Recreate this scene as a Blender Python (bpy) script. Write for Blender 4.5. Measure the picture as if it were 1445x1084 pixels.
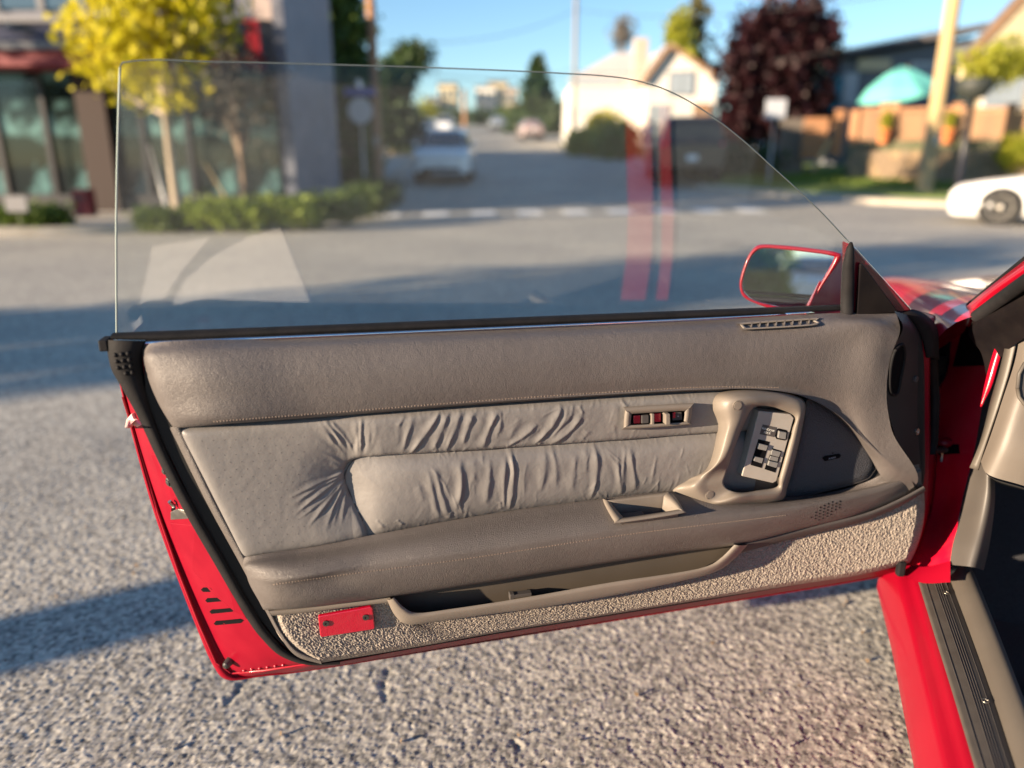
import bpy, bmesh, math, random
import numpy as np
from mathutils import Vector, Matrix
random.seed(7); RNG = np.random.default_rng(11)
R = math.radians
for o in list(bpy.data.objects): bpy.data.objects.remove(o)
SC = bpy.context.scene; COL = SC.collection
# ---------------------------------------------------------------- camera
CAMZ = 1.13; PITCH = R(16.65); F = 1050.0
cp, sp = math.cos(PITCH), math.sin(PITCH)
cd = bpy.data.cameras.new('camera'); cam = bpy.data.objects.new('camera', cd); COL.objects.link(cam)
cam.location = (0, 0, CAMZ); cam.rotation_euler = (R(90) - PITCH, 0, 0)
cd.sensor_width = 36.0; cd.lens = 36.0 * F / 1445.0; cd.clip_start = 0.05; cd.clip_end = 2000
cd.dof.use_dof = True; cd.dof.focus_distance = 1.2; cd.dof.aperture_fstop = 1.5; cd.dof.aperture_blades = 0
SC.camera = cam
# ---------------------------------------------------------------- sky and sun
SUN_AZ = math.atan2(-0.885, -0.466)      # from +Y towards +X
SUN_EL = R(10.8)
w = bpy.data.worlds.new('World'); SC.world = w; w.use_nodes = True
nt = w.node_tree; nt.nodes.clear()
sky = nt.nodes.new('ShaderNodeTexSky'); sky.sky_type = 'NISHITA'; sky.sun_disc = False
sky.sun_elevation = SUN_EL; sky.sun_rotation = SUN_AZ; sky.air_density = 1.0; sky.dust_density = 0.0; sky.ozone_density = 3.2
bg = nt.nodes.new('ShaderNodeBackground'); bg.inputs['Strength'].default_value = 0.08
out = nt.nodes.new('ShaderNodeOutputWorld')
nt.links.new(sky.outputs[0], bg.inputs[0]); nt.links.new(bg.outputs[0], out.inputs[0])
sl = bpy.data.lights.new('sun', 'SUN'); so = bpy.data.objects.new('sun', sl); COL.objects.link(so)
sl.energy = 5.0; sl.angle = R(0.53); sl.color = (1.0, 0.78, 0.55)
to_sun = Vector((math.sin(SUN_AZ) * math.cos(SUN_EL), math.cos(SUN_AZ) * math.cos(SUN_EL), math.sin(SUN_EL)))
so.rotation_euler = to_sun.to_track_quat('Z', 'Y').to_euler(); so.location = (-8, -6, 12)
SC.view_settings.view_transform = 'Standard'; SC.view_settings.look = 'None'
SC.view_settings.exposure = 1.7; SC.view_settings.gamma = 1.0; SC.view_settings.use_curve_mapping = False
SC.cycles.max_bounces = 8; SC.cycles.transparent_max_bounces = 12; SC.cycles.caustics_reflective = False; SC.cycles.caustics_refractive = False
# ---------------------------------------------------------------- measuring helpers
def ray(px, py):
    u = (px - 722.5) / F; v = (542 - py) / F
    return np.array((u, cp + v * sp, -sp + v * cp))
CAMP = np.array((0, 0, CAMZ))
def hit(px, py, P, N):
    d = ray(px, py); t = np.dot(np.asarray(P) - CAMP, N) / np.dot(d, N)
    return CAMP + d * t
def atY(px, py, Y): d = ray(px, py); return CAMP + d * (Y / d[1])
def atz(px, py, z=0.0): d = ray(px, py); return CAMP + d * ((z - CAMZ) / d[2])
def Q(px, py, wd): return CAMP + ray(px, py) * wd
# ---------------------------------------------------------------- object helpers
def tag(o, label=None, cat=None, group=None, kind=None):
    for k, v in (('label', label), ('category', cat), ('group', group), ('kind', kind)):
        if v: o[k] = v
    return o
def empty(name, loc, label=None, cat=None, group=None, rz=0.0):
    o = bpy.data.objects.new(name, None); COL.objects.link(o); o.location = loc; o.rotation_euler = (0, 0, rz)
    o.empty_display_size = 0.2
    return tag(o, label, cat, group)
def copy_tree(o, parent=None):
    c = o.copy(); COL.objects.link(c); c.parent = parent
    for ch in o.children: copy_tree(ch, c)
    return c
def setlabel(o, s): o['label'] = s; return o
class MB:
    def __init__(s): s.v = []; s.f = []; s.n = 0; s.sm = []; s.mi = []
    def add(s, V, Fs, smooth=True, mi=0):
        V = np.asarray(V, dtype=float).reshape(-1, 3); b = s.n
        s.v.append(V); s.n += len(V)
        for f in Fs: s.f.append(tuple(int(i) + b for i in f)); s.sm.append(smooth); s.mi.append(mi)
        return s
    def grid(s, G, closed_u=False, closed_v=False, smooth=True, mi=0, flip=False):
        G = np.asarray(G, dtype=float); nv, nu = G.shape[:2]; Fs = []
        for j in range(nv if closed_v else nv - 1):
            j2 = (j + 1) % nv
            for i in range(nu if closed_u else nu - 1):
                i2 = (i + 1) % nu
                f = (j * nu + i, j * nu + i2, j2 * nu + i2, j2 * nu + i)
                Fs.append(f[::-1] if flip else f)
        return s.add(G.reshape(-1, 3), Fs, smooth, mi)
    def box(s, c, d, rz=0.0, smooth=False, mi=0, M=None):
        h = np.array(d) / 2.0
        V = np.array([(x, y, z) for z in (-1, 1) for y in (-1, 1) for x in (-1, 1)], float) * h
        cr_, sr_ = math.cos(rz), math.sin(rz)
        if M is not None: V = V @ np.asarray(M).T
        elif rz: V = V @ np.array(((cr_, sr_, 0), (-sr_, cr_, 0), (0, 0, 1)))
        return s.add(V + np.array(c), [(0, 2, 3, 1), (4, 5, 7, 6), (0, 1, 5, 4), (2, 6, 7, 3), (0, 4, 6, 2), (1, 3, 7, 5)], smooth, mi)
    def tube(s, pts, r, n=10, caps=True, mi=0):
        pts = [np.asarray(p, float) for p in pts]; rs = r if hasattr(r, '__len__') else [r] * len(pts)
        rings = []; up = None
        for k, p in enumerate(pts):
            t = pts[min(k + 1, len(pts) - 1)] - pts[max(k - 1, 0)]; t = t / (np.linalg.norm(t) + 1e-12)
            if up is None: up = np.array((0, 0, 1.0)) if abs(t[2]) < .9 else np.array((1.0, 0, 0))
            a = np.cross(t, up); a /= np.linalg.norm(a) + 1e-12; b = np.cross(a, t); up = b
            an = np.arange(n) * 2 * math.pi / n
            rings.append(p + rs[k] * (np.outer(np.cos(an), a) + np.outer(np.sin(an), b)))
        b0 = s.n; s.grid(rings, closed_u=True, mi=mi)
        if caps:
            s.f.append(tuple(range(b0, b0 + n))); s.sm.append(False); s.mi.append(mi)
            e = b0 + (len(pts) - 1) * n; s.f.append(tuple(range(e + n - 1, e - 1, -1))); s.sm.append(False); s.mi.append(mi)
        return s
    def prism(s, poly, ext, smooth=False, mi=0):
        P = np.asarray(poly, float); n = len(P); T = P + np.asarray(ext, float)
        return s.add(np.vstack((P, T)), [tuple(range(n - 1, -1, -1)), tuple(range(n, 2 * n))] +
                     [(i, (i + 1) % n, n + (i + 1) % n, n + i) for i in range(n)], smooth, mi)
    def ball(s, c, r, nu=12, nv=8, mi=0):
        r = np.array(r if hasattr(r, '__len__') else (r, r, r), float)
        th = np.linspace(0.001, math.pi - .001, nv + 1); ph = np.arange(nu) * 2 * math.pi / nu
        G = np.stack([np.stack([np.sin(t) * np.cos(ph), np.sin(t) * np.sin(ph), np.full(nu, math.cos(t))], 1) for t in th])
        return s.grid(G * r + np.array(c), closed_u=True, mi=mi)
    def build(s, name, mat, parent=None, off=None, org=None, bevel=0.0, solid=0.0, seg=2):
        """off: world place of the parent when the vertices are in world places; org: local origin"""
        V = np.vstack(s.v)
        if off is not None: V = V - np.asarray(off, float)
        o0 = np.zeros(3)
        if org is None and parent is not None: o0 = (V.min(0) + V.max(0)) / 2
        elif org is not None: o0 = np.asarray(org, float)
        V = V - o0
        me = bpy.data.meshes.new(name)
        me.from_pydata([], [], []) if False else None
        me.vertices.add(len(V)); me.vertices.foreach_set('co', V.astype(np.float32).ravel())
        ls = np.array([len(f) for f in s.f], dtype=np.int32); idx = np.concatenate([np.array(f, dtype=np.int32) for f in s.f]) if len(s.f) < 60000 else np.fromiter((i for f in s.f for i in f), dtype=np.int32)
        me.loops.add(len(idx)); me.loops.foreach_set('vertex_index', idx)
        me.polygons.add(len(ls)); st = np.zeros(len(ls), np.int32); st[1:] = np.cumsum(ls)[:-1]
        me.polygons.foreach_set('loop_start', st); me.polygons.foreach_set('loop_total', ls)
        me.polygons.foreach_set('use_smooth', np.array(s.sm, dtype=bool)); me.polygons.foreach_set('material_index', np.array(s.mi, dtype=np.int32))
        me.update(calc_edges=True); me.validate()
        for m in (mat if isinstance(mat, (list, tuple)) else [mat]): me.materials.append(m)
        o = bpy.data.objects.new(name, me); COL.objects.link(o); o.parent = parent; o.location = o0
        if solid:
            md = o.modifiers.new('solid', 'SOLIDIFY'); md.thickness = abs(solid); md.offset = -1 if solid > 0 else 1
        if bevel:
            md = o.modifiers.new('bevel', 'BEVEL'); md.width = bevel; md.segments = seg; md.limit_method = 'ANGLE'; md.angle_limit = R(35)
        return o
# ---------------------------------------------------------------- curves
def cr(P, n, closed=False):
    P = np.asarray(P, float)
    if closed: Pe = np.vstack((P[-2:], P, P[:3]))
    else: Pe = P
    d = np.linalg.norm(np.diff(Pe, axis=0), axis=1) + 1e-9; s = np.concatenate(([0], np.cumsum(d)))
    T = np.zeros_like(Pe)
    for i in range(len(Pe)):
        if 0 < i < len(Pe) - 1:
            a = (Pe[i] - Pe[i - 1]) / d[i - 1]; b = (Pe[i + 1] - Pe[i]) / d[i]; T[i] = (a * d[i] + b * d[i - 1]) / (d[i] + d[i - 1])
        elif i == 0: T[i] = (Pe[1] - Pe[0]) / d[0]
        else: T[i] = (Pe[-1] - Pe[-2]) / d[-1]
    if closed: x = np.linspace(s[2], s[2 + len(P)], n, endpoint=False)
    else: x = np.linspace(0, s[-1], n)
    k = np.clip(np.searchsorted(s, x, side='right') - 1, 0, len(Pe) - 2); h = d[k]; t = ((x - s[k]) / h)[:, None]; h = h[:, None]
    return (2*t**3-3*t**2+1)*Pe[k] + (t**3-2*t**2+t)*h*T[k] + (-2*t**3+3*t**2)*Pe[k+1] + (t**3-t**2)*h*T[k+1]
def loft(rows, nu, nv, closed=False, lin=False, matched=False):
    if matched:      # same number of control points in every row: keep them in step
        nc = len(rows[0]); q = max(1, nu // nc); Rr = []
        base = cr(rows[0], nu, closed)
        for r in rows: Rr.append(crp(r, nu, closed))
        Rr = np.stack(Rr)
    else: Rr = np.stack([cr(r, nu, closed) for r in rows])
    if nv is None or lin: return Rr
    return np.stack([cr(Rr[:, i], nv) for i in range(nu)], 1)
def crp(P, n, closed=False):     # uniform parameter: control point k always falls at the same place
    P = np.asarray(P, float); m = len(P)
    x = np.linspace(0, m, n, endpoint=False) if closed else np.linspace(0, m - 1, n)
    k = np.floor(x).astype(int)
    if not closed: k = np.minimum(k, m - 2)
    t = (x - k)[:, None]
    g = (lambda i: P[i % m]) if closed else (lambda i: P[np.clip(i, 0, m - 1)])
    p0, p1, p2, p3 = g(k - 1), g(k), g(k + 1), g(k + 2)
    return .5 * (2*p1 + (p2-p0)*t + (2*p0-5*p1+4*p2-p3)*t**2 + (3*p1-p0-3*p2+p3)*t**3)
# ---------------------------------------------------------------- materials
class NT:
    def __init__(s, name):
        s.m = bpy.data.materials.new(name); s.m.use_nodes = True; s.t = s.m.node_tree; s.t.nodes.clear()
        s.o = s.t.nodes.new('ShaderNodeOutputMaterial')
    def n(s, ty, **kw):
        x = s.t.nodes.new('ShaderNode' + ty)
        for k, v in kw.items():
            if k in x.inputs.keys(): x.inputs[k].default_value = v
            else: setattr(x, k, v)
        return x
    def l(s, a, b): s.t.links.new(a, b)
def col(c): return (c[0], c[1], c[2], 1.0)
def mat(name, c, rough=.5, metal=0.0, spec=.5, coat=0.0, c2=None, nscale=6.0, ndetail=4.0, bump=None, rough2=None, sheen=0.0, transl=0.0, emis=None, stretch=None, coatr=.05, split=(.35, .65)):
    """c..c2 by noise; bump = list of (kind, scale, strength, distance)"""
    T = NT(name); b = T.n('BsdfPrincipled'); b.inputs['Base Color'].default_value = col(c)
    b.inputs['Roughness'].default_value = rough; b.inputs['Metallic'].default_value = metal
    b.inputs['Specular IOR Level'].default_value = spec; b.inputs['Coat Weight'].default_value = coat; b.inputs['Coat Roughness'].default_value = coatr
    b.inputs['Sheen Weight'].default_value = sheen
    tc = T.n('TexCoord'); src = tc.outputs['Object']
    if stretch:
        mp = T.n('Mapping'); mp.inputs['Scale'].default_value = stretch; T.l(src, mp.inputs[0]); src = mp.outputs[0]
    if c2 is not None:
        no = T.n('TexNoise', Scale=nscale, Detail=ndetail); T.l(src, no.inputs['Vector'])
        rp = T.n('ValToRGB'); rp.color_ramp.elements[0].position = split[0]; rp.color_ramp.elements[1].position = split[1]
        rp.color_ramp.elements[0].color = col(c); rp.color_ramp.elements[1].color = col(c2)
        T.l(no.outputs['Fac'], rp.inputs[0]); T.l(rp.outputs[0], b.inputs['Base Color'])
        if rough2 is not None:
            mr = T.n('MapRange'); mr.inputs['To Min'].default_value = rough; mr.inputs['To Max'].default_value = rough2
            n2 = T.n('TexNoise', Scale=nscale * 2.3, Detail=5.0); T.l(src, n2.inputs['Vector']); T.l(n2.outputs['Fac'], mr.inputs['Value']); T.l(mr.outputs[0], b.inputs['Roughness'])
    last = None
    for kind, sc, st, di in (bump or []):
        if kind == 'noise': t = T.n('TexNoise', Scale=sc, Detail=3.0); ou = t.outputs['Fac']
        elif kind == 'voro': t = T.n('TexVoronoi', Scale=sc); ou = t.outputs['Distance']
        elif kind == 'edge': t = T.n('TexVoronoi', Scale=sc, feature='DISTANCE_TO_EDGE'); ou = t.outputs['Distance']
        T.l(src, t.inputs['Vector'])
        if kind == 'edge':
            mr = T.n('MapRange'); mr.inputs['From Max'].default_value = .18; T.l(ou, mr.inputs['Value']); ou = mr.outputs[0]
        bp = T.n('Bump', Strength=st, Distance=di); T.l(ou, bp.inputs['Height'])
        if last: T.l(last, bp.inputs['Normal'])
        last = bp.outputs[0]
    if last: T.l(last, b.inputs['Normal'])
    sh = b.outputs[0]
    if transl:
        tr = T.n('BsdfTranslucent'); mx = T.n('MixShader', Fac=transl)
        if c2 is not None: T.l(rp.outputs[0], tr.inputs[0])
        else: tr.inputs[0].default_value = col(c)
        T.l(sh, mx.inputs[1]); T.l(tr.outputs[0], mx.inputs[2]); sh = mx.outputs[0]
    T.l(sh, T.o.inputs[0]); return T.m
def glassmat(name, tint, base=.045, rough=0.0, dust=0.0):
    T = NT(name); tr = T.n('BsdfTransparent'); tr.inputs[0].default_value = col(tint)
    gl = T.n('BsdfGlossy'); gl.inputs['Roughness'].default_value = rough; gl.inputs[0].default_value = (1, 1, 1, 1)
    lw = T.n('LayerWeight', Blend=.5); pw = T.n('Math', operation='POWER'); pw.inputs[1].default_value = 4.5; T.l(lw.outputs['Facing'], pw.inputs[0])
    mr = T.n('MapRange'); mr.inputs['To Min'].default_value = base; mr.inputs['To Max'].default_value = .8; T.l(pw.outputs[0], mr.inputs['Value'])
    mx = T.n('MixShader'); T.l(mr.outputs[0], mx.inputs[0]); T.l(tr.outputs[0], mx.inputs[1]); T.l(gl.outputs[0], mx.inputs[2])
    if not dust: T.l(mx.outputs[0], T.o.inputs[0]); return T.m
    tc = T.n('TexCoord'); mp = T.n('Mapping'); mp.inputs['Scale'].default_value = (1, 1, .04); T.l(tc.outputs['Object'], mp.inputs[0])
    n1 = T.n('TexNoise', Scale=130.0, Detail=3.0); n2 = T.n('TexNoise', Scale=5.0, Detail=5.0); T.l(mp.outputs[0], n1.inputs['Vector']); T.l(tc.outputs['Object'], n2.inputs['Vector'])
    ml = T.n('Math', operation='MULTIPLY'); T.l(n1.outputs['Fac'], ml.inputs[0]); T.l(n2.outputs['Fac'], ml.inputs[1])
    m2 = T.n('MapRange'); m2.inputs['From Min'].default_value = .12; m2.inputs['From Max'].default_value = .5; m2.inputs['To Max'].default_value = dust; T.l(ml.outputs[0], m2.inputs['Value'])
    df = T.n('BsdfDiffuse'); df.inputs[0].default_value = (.6, .6, .58, 1); mz = T.n('MixShader'); T.l(m2.outputs[0], mz.inputs[0]); T.l(mx.outputs[0], mz.inputs[1]); T.l(df.outputs[0], mz.inputs[2]); T.l(mz.outputs[0], T.o.inputs[0])
    return T.m
# ================================================================ SETTING
def gz(Y, X=0.0):
    Y = np.asarray(Y, float); a = np.clip(Y - 16, 0, 6); z = .065 / 12 * a * a + .065 * np.clip(Y - 22, 0, 90) + .02 * np.clip(Y - 112, 0, 300)
    return z
def gzf(Y): return float(gz(Y))
m_asph = None
def asphalt(name, near):
    T = NT(name); b = T.n('BsdfPrincipled'); b.inputs['Roughness'].default_value = .86; b.inputs['Specular IOR Level'].default_value = .3
    tc = T.n('TexCoord'); n1 = T.n('TexNoise', Scale=.55, Detail=5.0); n2 = T.n('TexNoise', Scale=7.0, Detail=4.0)
    T.l(tc.outputs['Object'], n1.inputs['Vector']); T.l(tc.outputs['Object'], n2.inputs['Vector'])
    rp = T.n('ValToRGB'); e = rp.color_ramp.elements
    e[0].position = 0; e[0].color = (.15, .144, .132, 1); e[1].position = 1; e[1].color = (.68, .64, .55, 1)
    x = e.new(.30); x.color = (.34, .323, .287, 1); x = e.new(.7); x.color = (.485, .458, .40, 1)
    if near:
        at = T.n('Attribute'); at.attribute_name = 'stone'; T.l(at.outputs['Fac'], rp.inputs[0])
    else:
        vo = T.n('TexVoronoi', Scale=92.0); T.l(tc.outputs['Object'], vo.inputs['Vector'])
        sx = T.n('SeparateColor'); T.l(vo.outputs['Color'], sx.inputs[0]); T.l(sx.outputs[0], rp.inputs[0])
        bp = T.n('Bump', Strength=.4, Distance=.005, invert=True); T.l(vo.outputs['Distance'], bp.inputs['Height']); T.l(bp.outputs[0], b.inputs['Normal'])
    mx = T.n('Mix', data_type='RGBA', blend_type='MULTIPLY'); mx.inputs[0].default_value = 1.0
    r2 = T.n('ValToRGB'); r2.color_ramp.elements[0].position = .33; r2.color_ramp.elements[0].color = (.80, .80, .80, 1); r2.color_ramp.elements[1].position = .66; r2.color_ramp.elements[1].color = (1.06, 1.04, 1.0, 1)
    T.l(n1.outputs['Fac'], r2.inputs[0]); T.l(rp.outputs[0], mx.inputs[6]); T.l(r2.outputs[0], mx.inputs[7])
    m2 = T.n('Mix', data_type='RGBA', blend_type='MULTIPLY'); m2.inputs[0].default_value = 1.0
    r3 = T.n('ValToRGB'); r3.color_ramp.elements[0].position = .3; r3.color_ramp.elements[0].color = (.86, .86, .87, 1); r3.color_ramp.elements[1].position = .6; r3.color_ramp.elements[1].color = (1, 1, 1, 1)
    T.l(n2.outputs['Fac'], r3.inputs[0]); T.l(mx.outputs[2], m2.inputs[6]); T.l(r3.outputs[0], m2.inputs[7])
    T.l(m2.outputs[2], b.inputs['Base Color']); T.l(b.outputs[0], T.o.inputs[0]); return T.m
M = {}
M['asphalt'] = asphalt('asphalt_chipseal', False); M['asphalt_near'] = asphalt('asphalt_stones', True)
M['earth'] = mat('earth', (.09, .10, .05), .95, c2=(.14, .13, .08), nscale=1.2)
M['concrete'] = mat('concrete_walk', (.38, .34, .28), .9, c2=(.46, .42, .36), nscale=3.0, bump=[('noise', 60, .3, .004)])
M['grassy'] = mat('turf', (.10, .17, .03), .9, c2=(.17, .22, .04), nscale=4.0)
M['leafgrass'] = mat('grass_blade', (.11, .19, .03), .7, c2=(.2, .26, .05), nscale=2.0, transl=.3)
M['white'] = mat('white_marking', (.85, .84, .80), .7, c2=(.70, .69, .66), nscale=9.0)
# ground sheet: one sheet out to the horizon, rising with the uphill street
ys = np.concatenate((np.linspace(-140, -10, 14), np.linspace(-8, 14, 23), np.linspace(15, 30, 31), np.linspace(32, 120, 45), np.linspace(140, 420, 15)))
xs = np.concatenate((np.linspace(-260, -30, 12), np.linspace(-25, 25, 26), np.linspace(30, 260, 12)))
G = np.stack([np.stack([xs, np.full_like(xs, y), np.full_like(xs, gzf(y))], 1) for y in ys])
tag(MB().grid(G).build('ground', M['asphalt'], org=(0, 0, 0)), kind='structure')
def sheet(name, pl, pr, m, dz, kind='structure'):
    """ribbon between two ground polylines, laid dz above the ground"""
    L = cr([(p[0], p[1], 0) for p in pl], 40); Rr = cr([(p[0], p[1], 0) for p in pr], 40)
    Gd = np.stack([L + (Rr - L) * t for t in np.linspace(0, 1, 5)])
    Gd[..., 2] = gz(Gd[..., 1]) + dz
    top = Gd; mb = MB().grid(top)
    for row in (Gd[0], Gd[-1]):
        low = row.copy(); low[:, 2] -= dz + .02; mb.grid(np.stack((row, low)))
    for c_ in (Gd[:, 0], Gd[:, -1]):
        low = c_.copy(); low[:, 2] -= dz + .02; mb.grid(np.stack((c_, low)))
    return tag(mb.build(name, m, org=(0, 0, 0)), kind=kind)
# near chip-seal: every stone of the road surface in view close to the car is real relief
def stones():
    x0, x1, y0, y1, st = -2.0, 1.6, .85, 3.1, .0034
    xs_ = np.arange(x0, x1, st); ys_ = np.arange(y0, y1, st); X, Y = np.meshgrid(xs_, ys_)
    cs = .0098; off = RNG.random((470, 470, 2)); hgt = RNG.random((470, 470)); tone = RNG.random((470, 470))
    cx = np.floor((X - x0) / cs).astype(int); cy = np.floor((Y - y0) / cs).astype(int)
    wob = .0013
    Xw = X + wob * np.sin(Y * 900 + X * 400); Yw = Y + wob * np.sin(X * 820 - Y * 300)
    b1 = np.full(X.shape, 9.0); b2 = np.full(X.shape, 9.0); H = np.zeros(X.shape); Tn = np.zeros(X.shape)
    for dx in (-1, 0, 1):
        for dy in (-1, 0, 1):
            ix = (cx + dx) % 470; iy = (cy + dy) % 470
            px = x0 + (cx + dx + .1 + .8 * off[ix, iy, 0]) * cs; py = y0 + (cy + dy + .1 + .8 * off[ix, iy, 1]) * cs
            d = np.hypot(Xw - px, Yw - py); n = d < b1
            b2 = np.where(n, b1, np.minimum(b2, d)); b1 = np.where(n, d, b1); H = np.where(n, hgt[ix, iy], H); Tn = np.where(n, tone[ix, iy], Tn)
    e = np.clip((b2 - b1) / (.55 * cs), 0, 1); dome = 1 - (1 - e) ** 2.2
    Z = .0017 * dome * (.35 + .65 * H) + .0012 * H
    Z *= 1
    bl = np.clip(np.minimum(np.minimum(X - x0, x1 - X), np.minimum(Y - y0, y1 - Y)) / .25, 0, 1)
    low = .003 * (np.sin(X * 3.1 + 1) * np.sin(Y * 2.3) + 1) * bl
    Z = Z * (.3 + .7 * bl) + low + .001
    for L_ in ([(548, 948), (541, 968), (544, 990)], [(349, 962), (336, 978), (322, 996)], [(726, 1050), (733, 1060)]):
        q = [atz(x, y)[:2] for x, y in L_]
        for p_, r_ in zip(q[:-1], q[1:]):
            ab = r_ - p_; t = np.clip(((X - p_[0]) * ab[0] + (Y - p_[1]) * ab[1]) / (ab @ ab), 0, 1); d = np.hypot(X - p_[0] - t * ab[0], Y - p_[1] - t * ab[1])
            k_ = np.exp(-(d / .007) ** 2); Z = Z - .003 * k_; Tn = Tn * (1 - .6 * k_)
    mb = MB(); mb.v = [np.stack((X, Y, Z), -1).reshape(-1, 3)]
    ny, nx = X.shape; i = np.arange(ny * nx).reshape(ny, nx)
    Fq = np.stack((i[:-1, :-1], i[:-1, 1:], i[1:, 1:], i[1:, :-1]), -1).reshape(-1, 4).astype(np.int32)
    me = bpy.data.meshes.new('road_stones'); V = mb.v[0].astype(np.float32)
    me.vertices.add(len(V)); me.vertices.foreach_set('co', V.ravel()); me.loops.add(Fq.size); me.loops.foreach_set('vertex_index', Fq.ravel())
    me.polygons.add(len(Fq)); me.polygons.foreach_set('loop_start', np.arange(len(Fq), dtype=np.int32) * 4); me.polygons.foreach_set('loop_total', np.full(len(Fq), 4, np.int32))
    me.polygons.foreach_set('use_smooth', np.ones(len(Fq), bool)); me.update(calc_edges=True)
    a = me.attributes.new('stone', 'FLOAT', 'POINT'); tv = np.clip(Tn * .92 + .08 * e - .14 * (1 - e) ** 2, 0, 1); a.data.foreach_set('value', tv.astype(np.float32).ravel())
    me.materials.append(M['asphalt_near']); o = bpy.data.objects.new('road_stones', me); COL.objects.link(o); tag(o, kind='stuff')
stones()
# pavements, verge, markings
sheet('pavement', [(-30, 11.6), (-12, 11.6), (-6.6, 12.2), (-4.2, 14.6), (-3.9, 18), (-4.6, 34), (-5.6, 60)], [(-30, 16), (-14, 16), (-8.4, 16), (-5.9, 17), (-5.6, 20), (-6.4, 34), (-7.4, 60)], M['concrete'], .13)
sheet('verge', [(6.2, 24), (8.0, 22.2), (10.5, 20.2), (15, 17.8), (30, 14)], [(6.2, 31), (8.6, 29.5), (11.5, 28), (16, 26), (32, 22)], M['grassy'], .16)
sheet('pavement', [(5.6, 40), (5.6, 26), (6.0, 23.2), (8.0, 21), (11, 18.7), (16, 16.3), (30, 12)], [(6.4, 40), (6.4, 26), (6.9, 23.9), (8.6, 21.9), (11.4, 19.8), (16.4, 17.4), (30.2, 13.3)], M['concrete'], .12)
sheet('verge', [(6.4, 29), (5.8, 44), (5.0, 70), (4.2, 120)], [(14, 29), (13, 44), (12, 70), (12, 120)], M['grassy'], .15)
for i in range(9):      # worn crosswalk bars across the mouth of the side street
    x0_ = -3.0 + i * 1.05; y0_ = 16.3 + .16 * i
    sheet('road_marking', [(x0_, y0_), (x0_ + .55, y0_ + .10)], [(x0_ - .05, y0_ + 1.1), (x0_ + .5, y0_ + 1.2)], M['white'], .006)
# ---------------------------------------------------------------- plants
def quads(c, size, asp=1.5, up=0.0):
    n = len(c); a = RNG.normal(size=(n, 3)); a /= np.linalg.norm(a, axis=1)[:, None]
    b = RNG.normal(size=(n, 3)); b[:, 2] += up; b -= (b * a).sum(1)[:, None] * a; b /= np.linalg.norm(b, axis=1)[:, None] + 1e-9
    s = size * (.6 + .8 * RNG.random((n, 1))); u = a * s * .5; v = b * s * .5 * asp
    V = np.stack((c - u * .25 - v, c + u - v * .1, c + u * .25 + v, c - u - v * .1), 1).reshape(-1, 3)
    return V, np.arange(4 * n).reshape(n, 4)
def blobpts(blobs, n):
    vol = np.array([b[1][0] * b[1][1] * b[1][2] for b in blobs]); k = RNG.choice(len(blobs), n, p=vol / vol.sum())
    d = RNG.normal(size=(n, 3)); d /= np.linalg.norm(d, axis=1)[:, None]; r = (RNG.random(n) ** .45)[:, None]
    C_ = np.array([b[0] for b in blobs])[k]; S = np.array([b[1] for b in blobs])[k]
    return C_ + d * r * S
def clump(blobs, ncl, per, size, spread):
    c = blobpts(blobs, ncl); p = np.repeat(c, per, 0) + RNG.normal(size=(ncl * per, 3)) * spread
    return quads(p, size)
def leafmat(name, c, c2, tr=.35, sc=1.2): return mat(name, c, .55, c2=c2, nscale=sc, ndetail=5, transl=tr, spec=.3)
M['bark'] = mat('bark', (.12, .085, .06), .9, c2=(.22, .16, .11), nscale=14, stretch=(1, 1, .2), bump=[('noise', 40, .6, .01)])
M['bark_pale'] = mat('pale_bark', (.30, .24, .17), .85, c2=(.42, .34, .25), nscale=12, stretch=(1, 1, .2))
M['l_yellow'] = leafmat('yellow_leaf', (.46, .43, .02), (.62, .54, .03), .45)
M['l_yg'] = leafmat('yellow_green_leaf', (.26, .30, .03), (.42, .40, .04), .4)
M['l_green'] = leafmat('green_leaf', (.055, .10, .02), (.11, .16, .03))
M['l_dark'] = leafmat('dark_leaf', (.025, .05, .018), (.05, .085, .025), .2)
M['l_plum'] = leafmat('plum_leaf', (.016, .005, .007), (.034, .008, .011), .2)
M['l_rust'] = leafmat('rust_leaf', (.30, .09, .05), (.42, .15, .08), .3)
M['l_hedge'] = leafmat('hedge_leaf', (.14, .20, .03), (.23, .29, .045), .35)
M['l_greydk'] = leafmat('dark_twig', (.07, .065, .055), (.12, .11, .09), .2)
M['l_conif'] = leafmat('brown_green_needle', (.10, .10, .045), (.17, .15, .07), .2)
M['l_grey'] = leafmat('grey_twig', (.16, .14, .12), (.24, .21, .17), .2)
def tree(label, base, th, tr_, blobs, ncl, per, size, spread, lm, name='leafy_tree', bark='bark', cat='tree', group=None, limbs=6, lean=(0, 0)):
    e = empty(name, base, label, cat, group)
    top = np.array((lean[0], lean[1], th)); mb = MB()
    mb.tube([(0, 0, -.1), (lean[0] * .3, lean[1] * .3, th * .4), top], [tr_ * 1.25, tr_, tr_ * .75], 9)
    for k in range(limbs):
        b = blobs[k % len(blobs)]; t = np.array(b[0]) + RNG.normal(size=3) * np.array(b[1]) * .35; s = top * (.75 + .25 * RNG.random())
        mid = (s + t) / 2 + np.array((0, 0, -.08 * np.linalg.norm(t - s)))
        mb.tube([s, mid, t], [tr_ * .55, tr_ * .35, tr_ * .1], 6)
    mb.build('trunk', M[bark], e, org=(0, 0, 0))
    V, Fs = clump(blobs, ncl, per, size, spread); MB().add(V, Fs, False).build('crown', M[lm] if isinstance(lm, str) else lm, e, org=(0, 0, 0))
    return e
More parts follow.
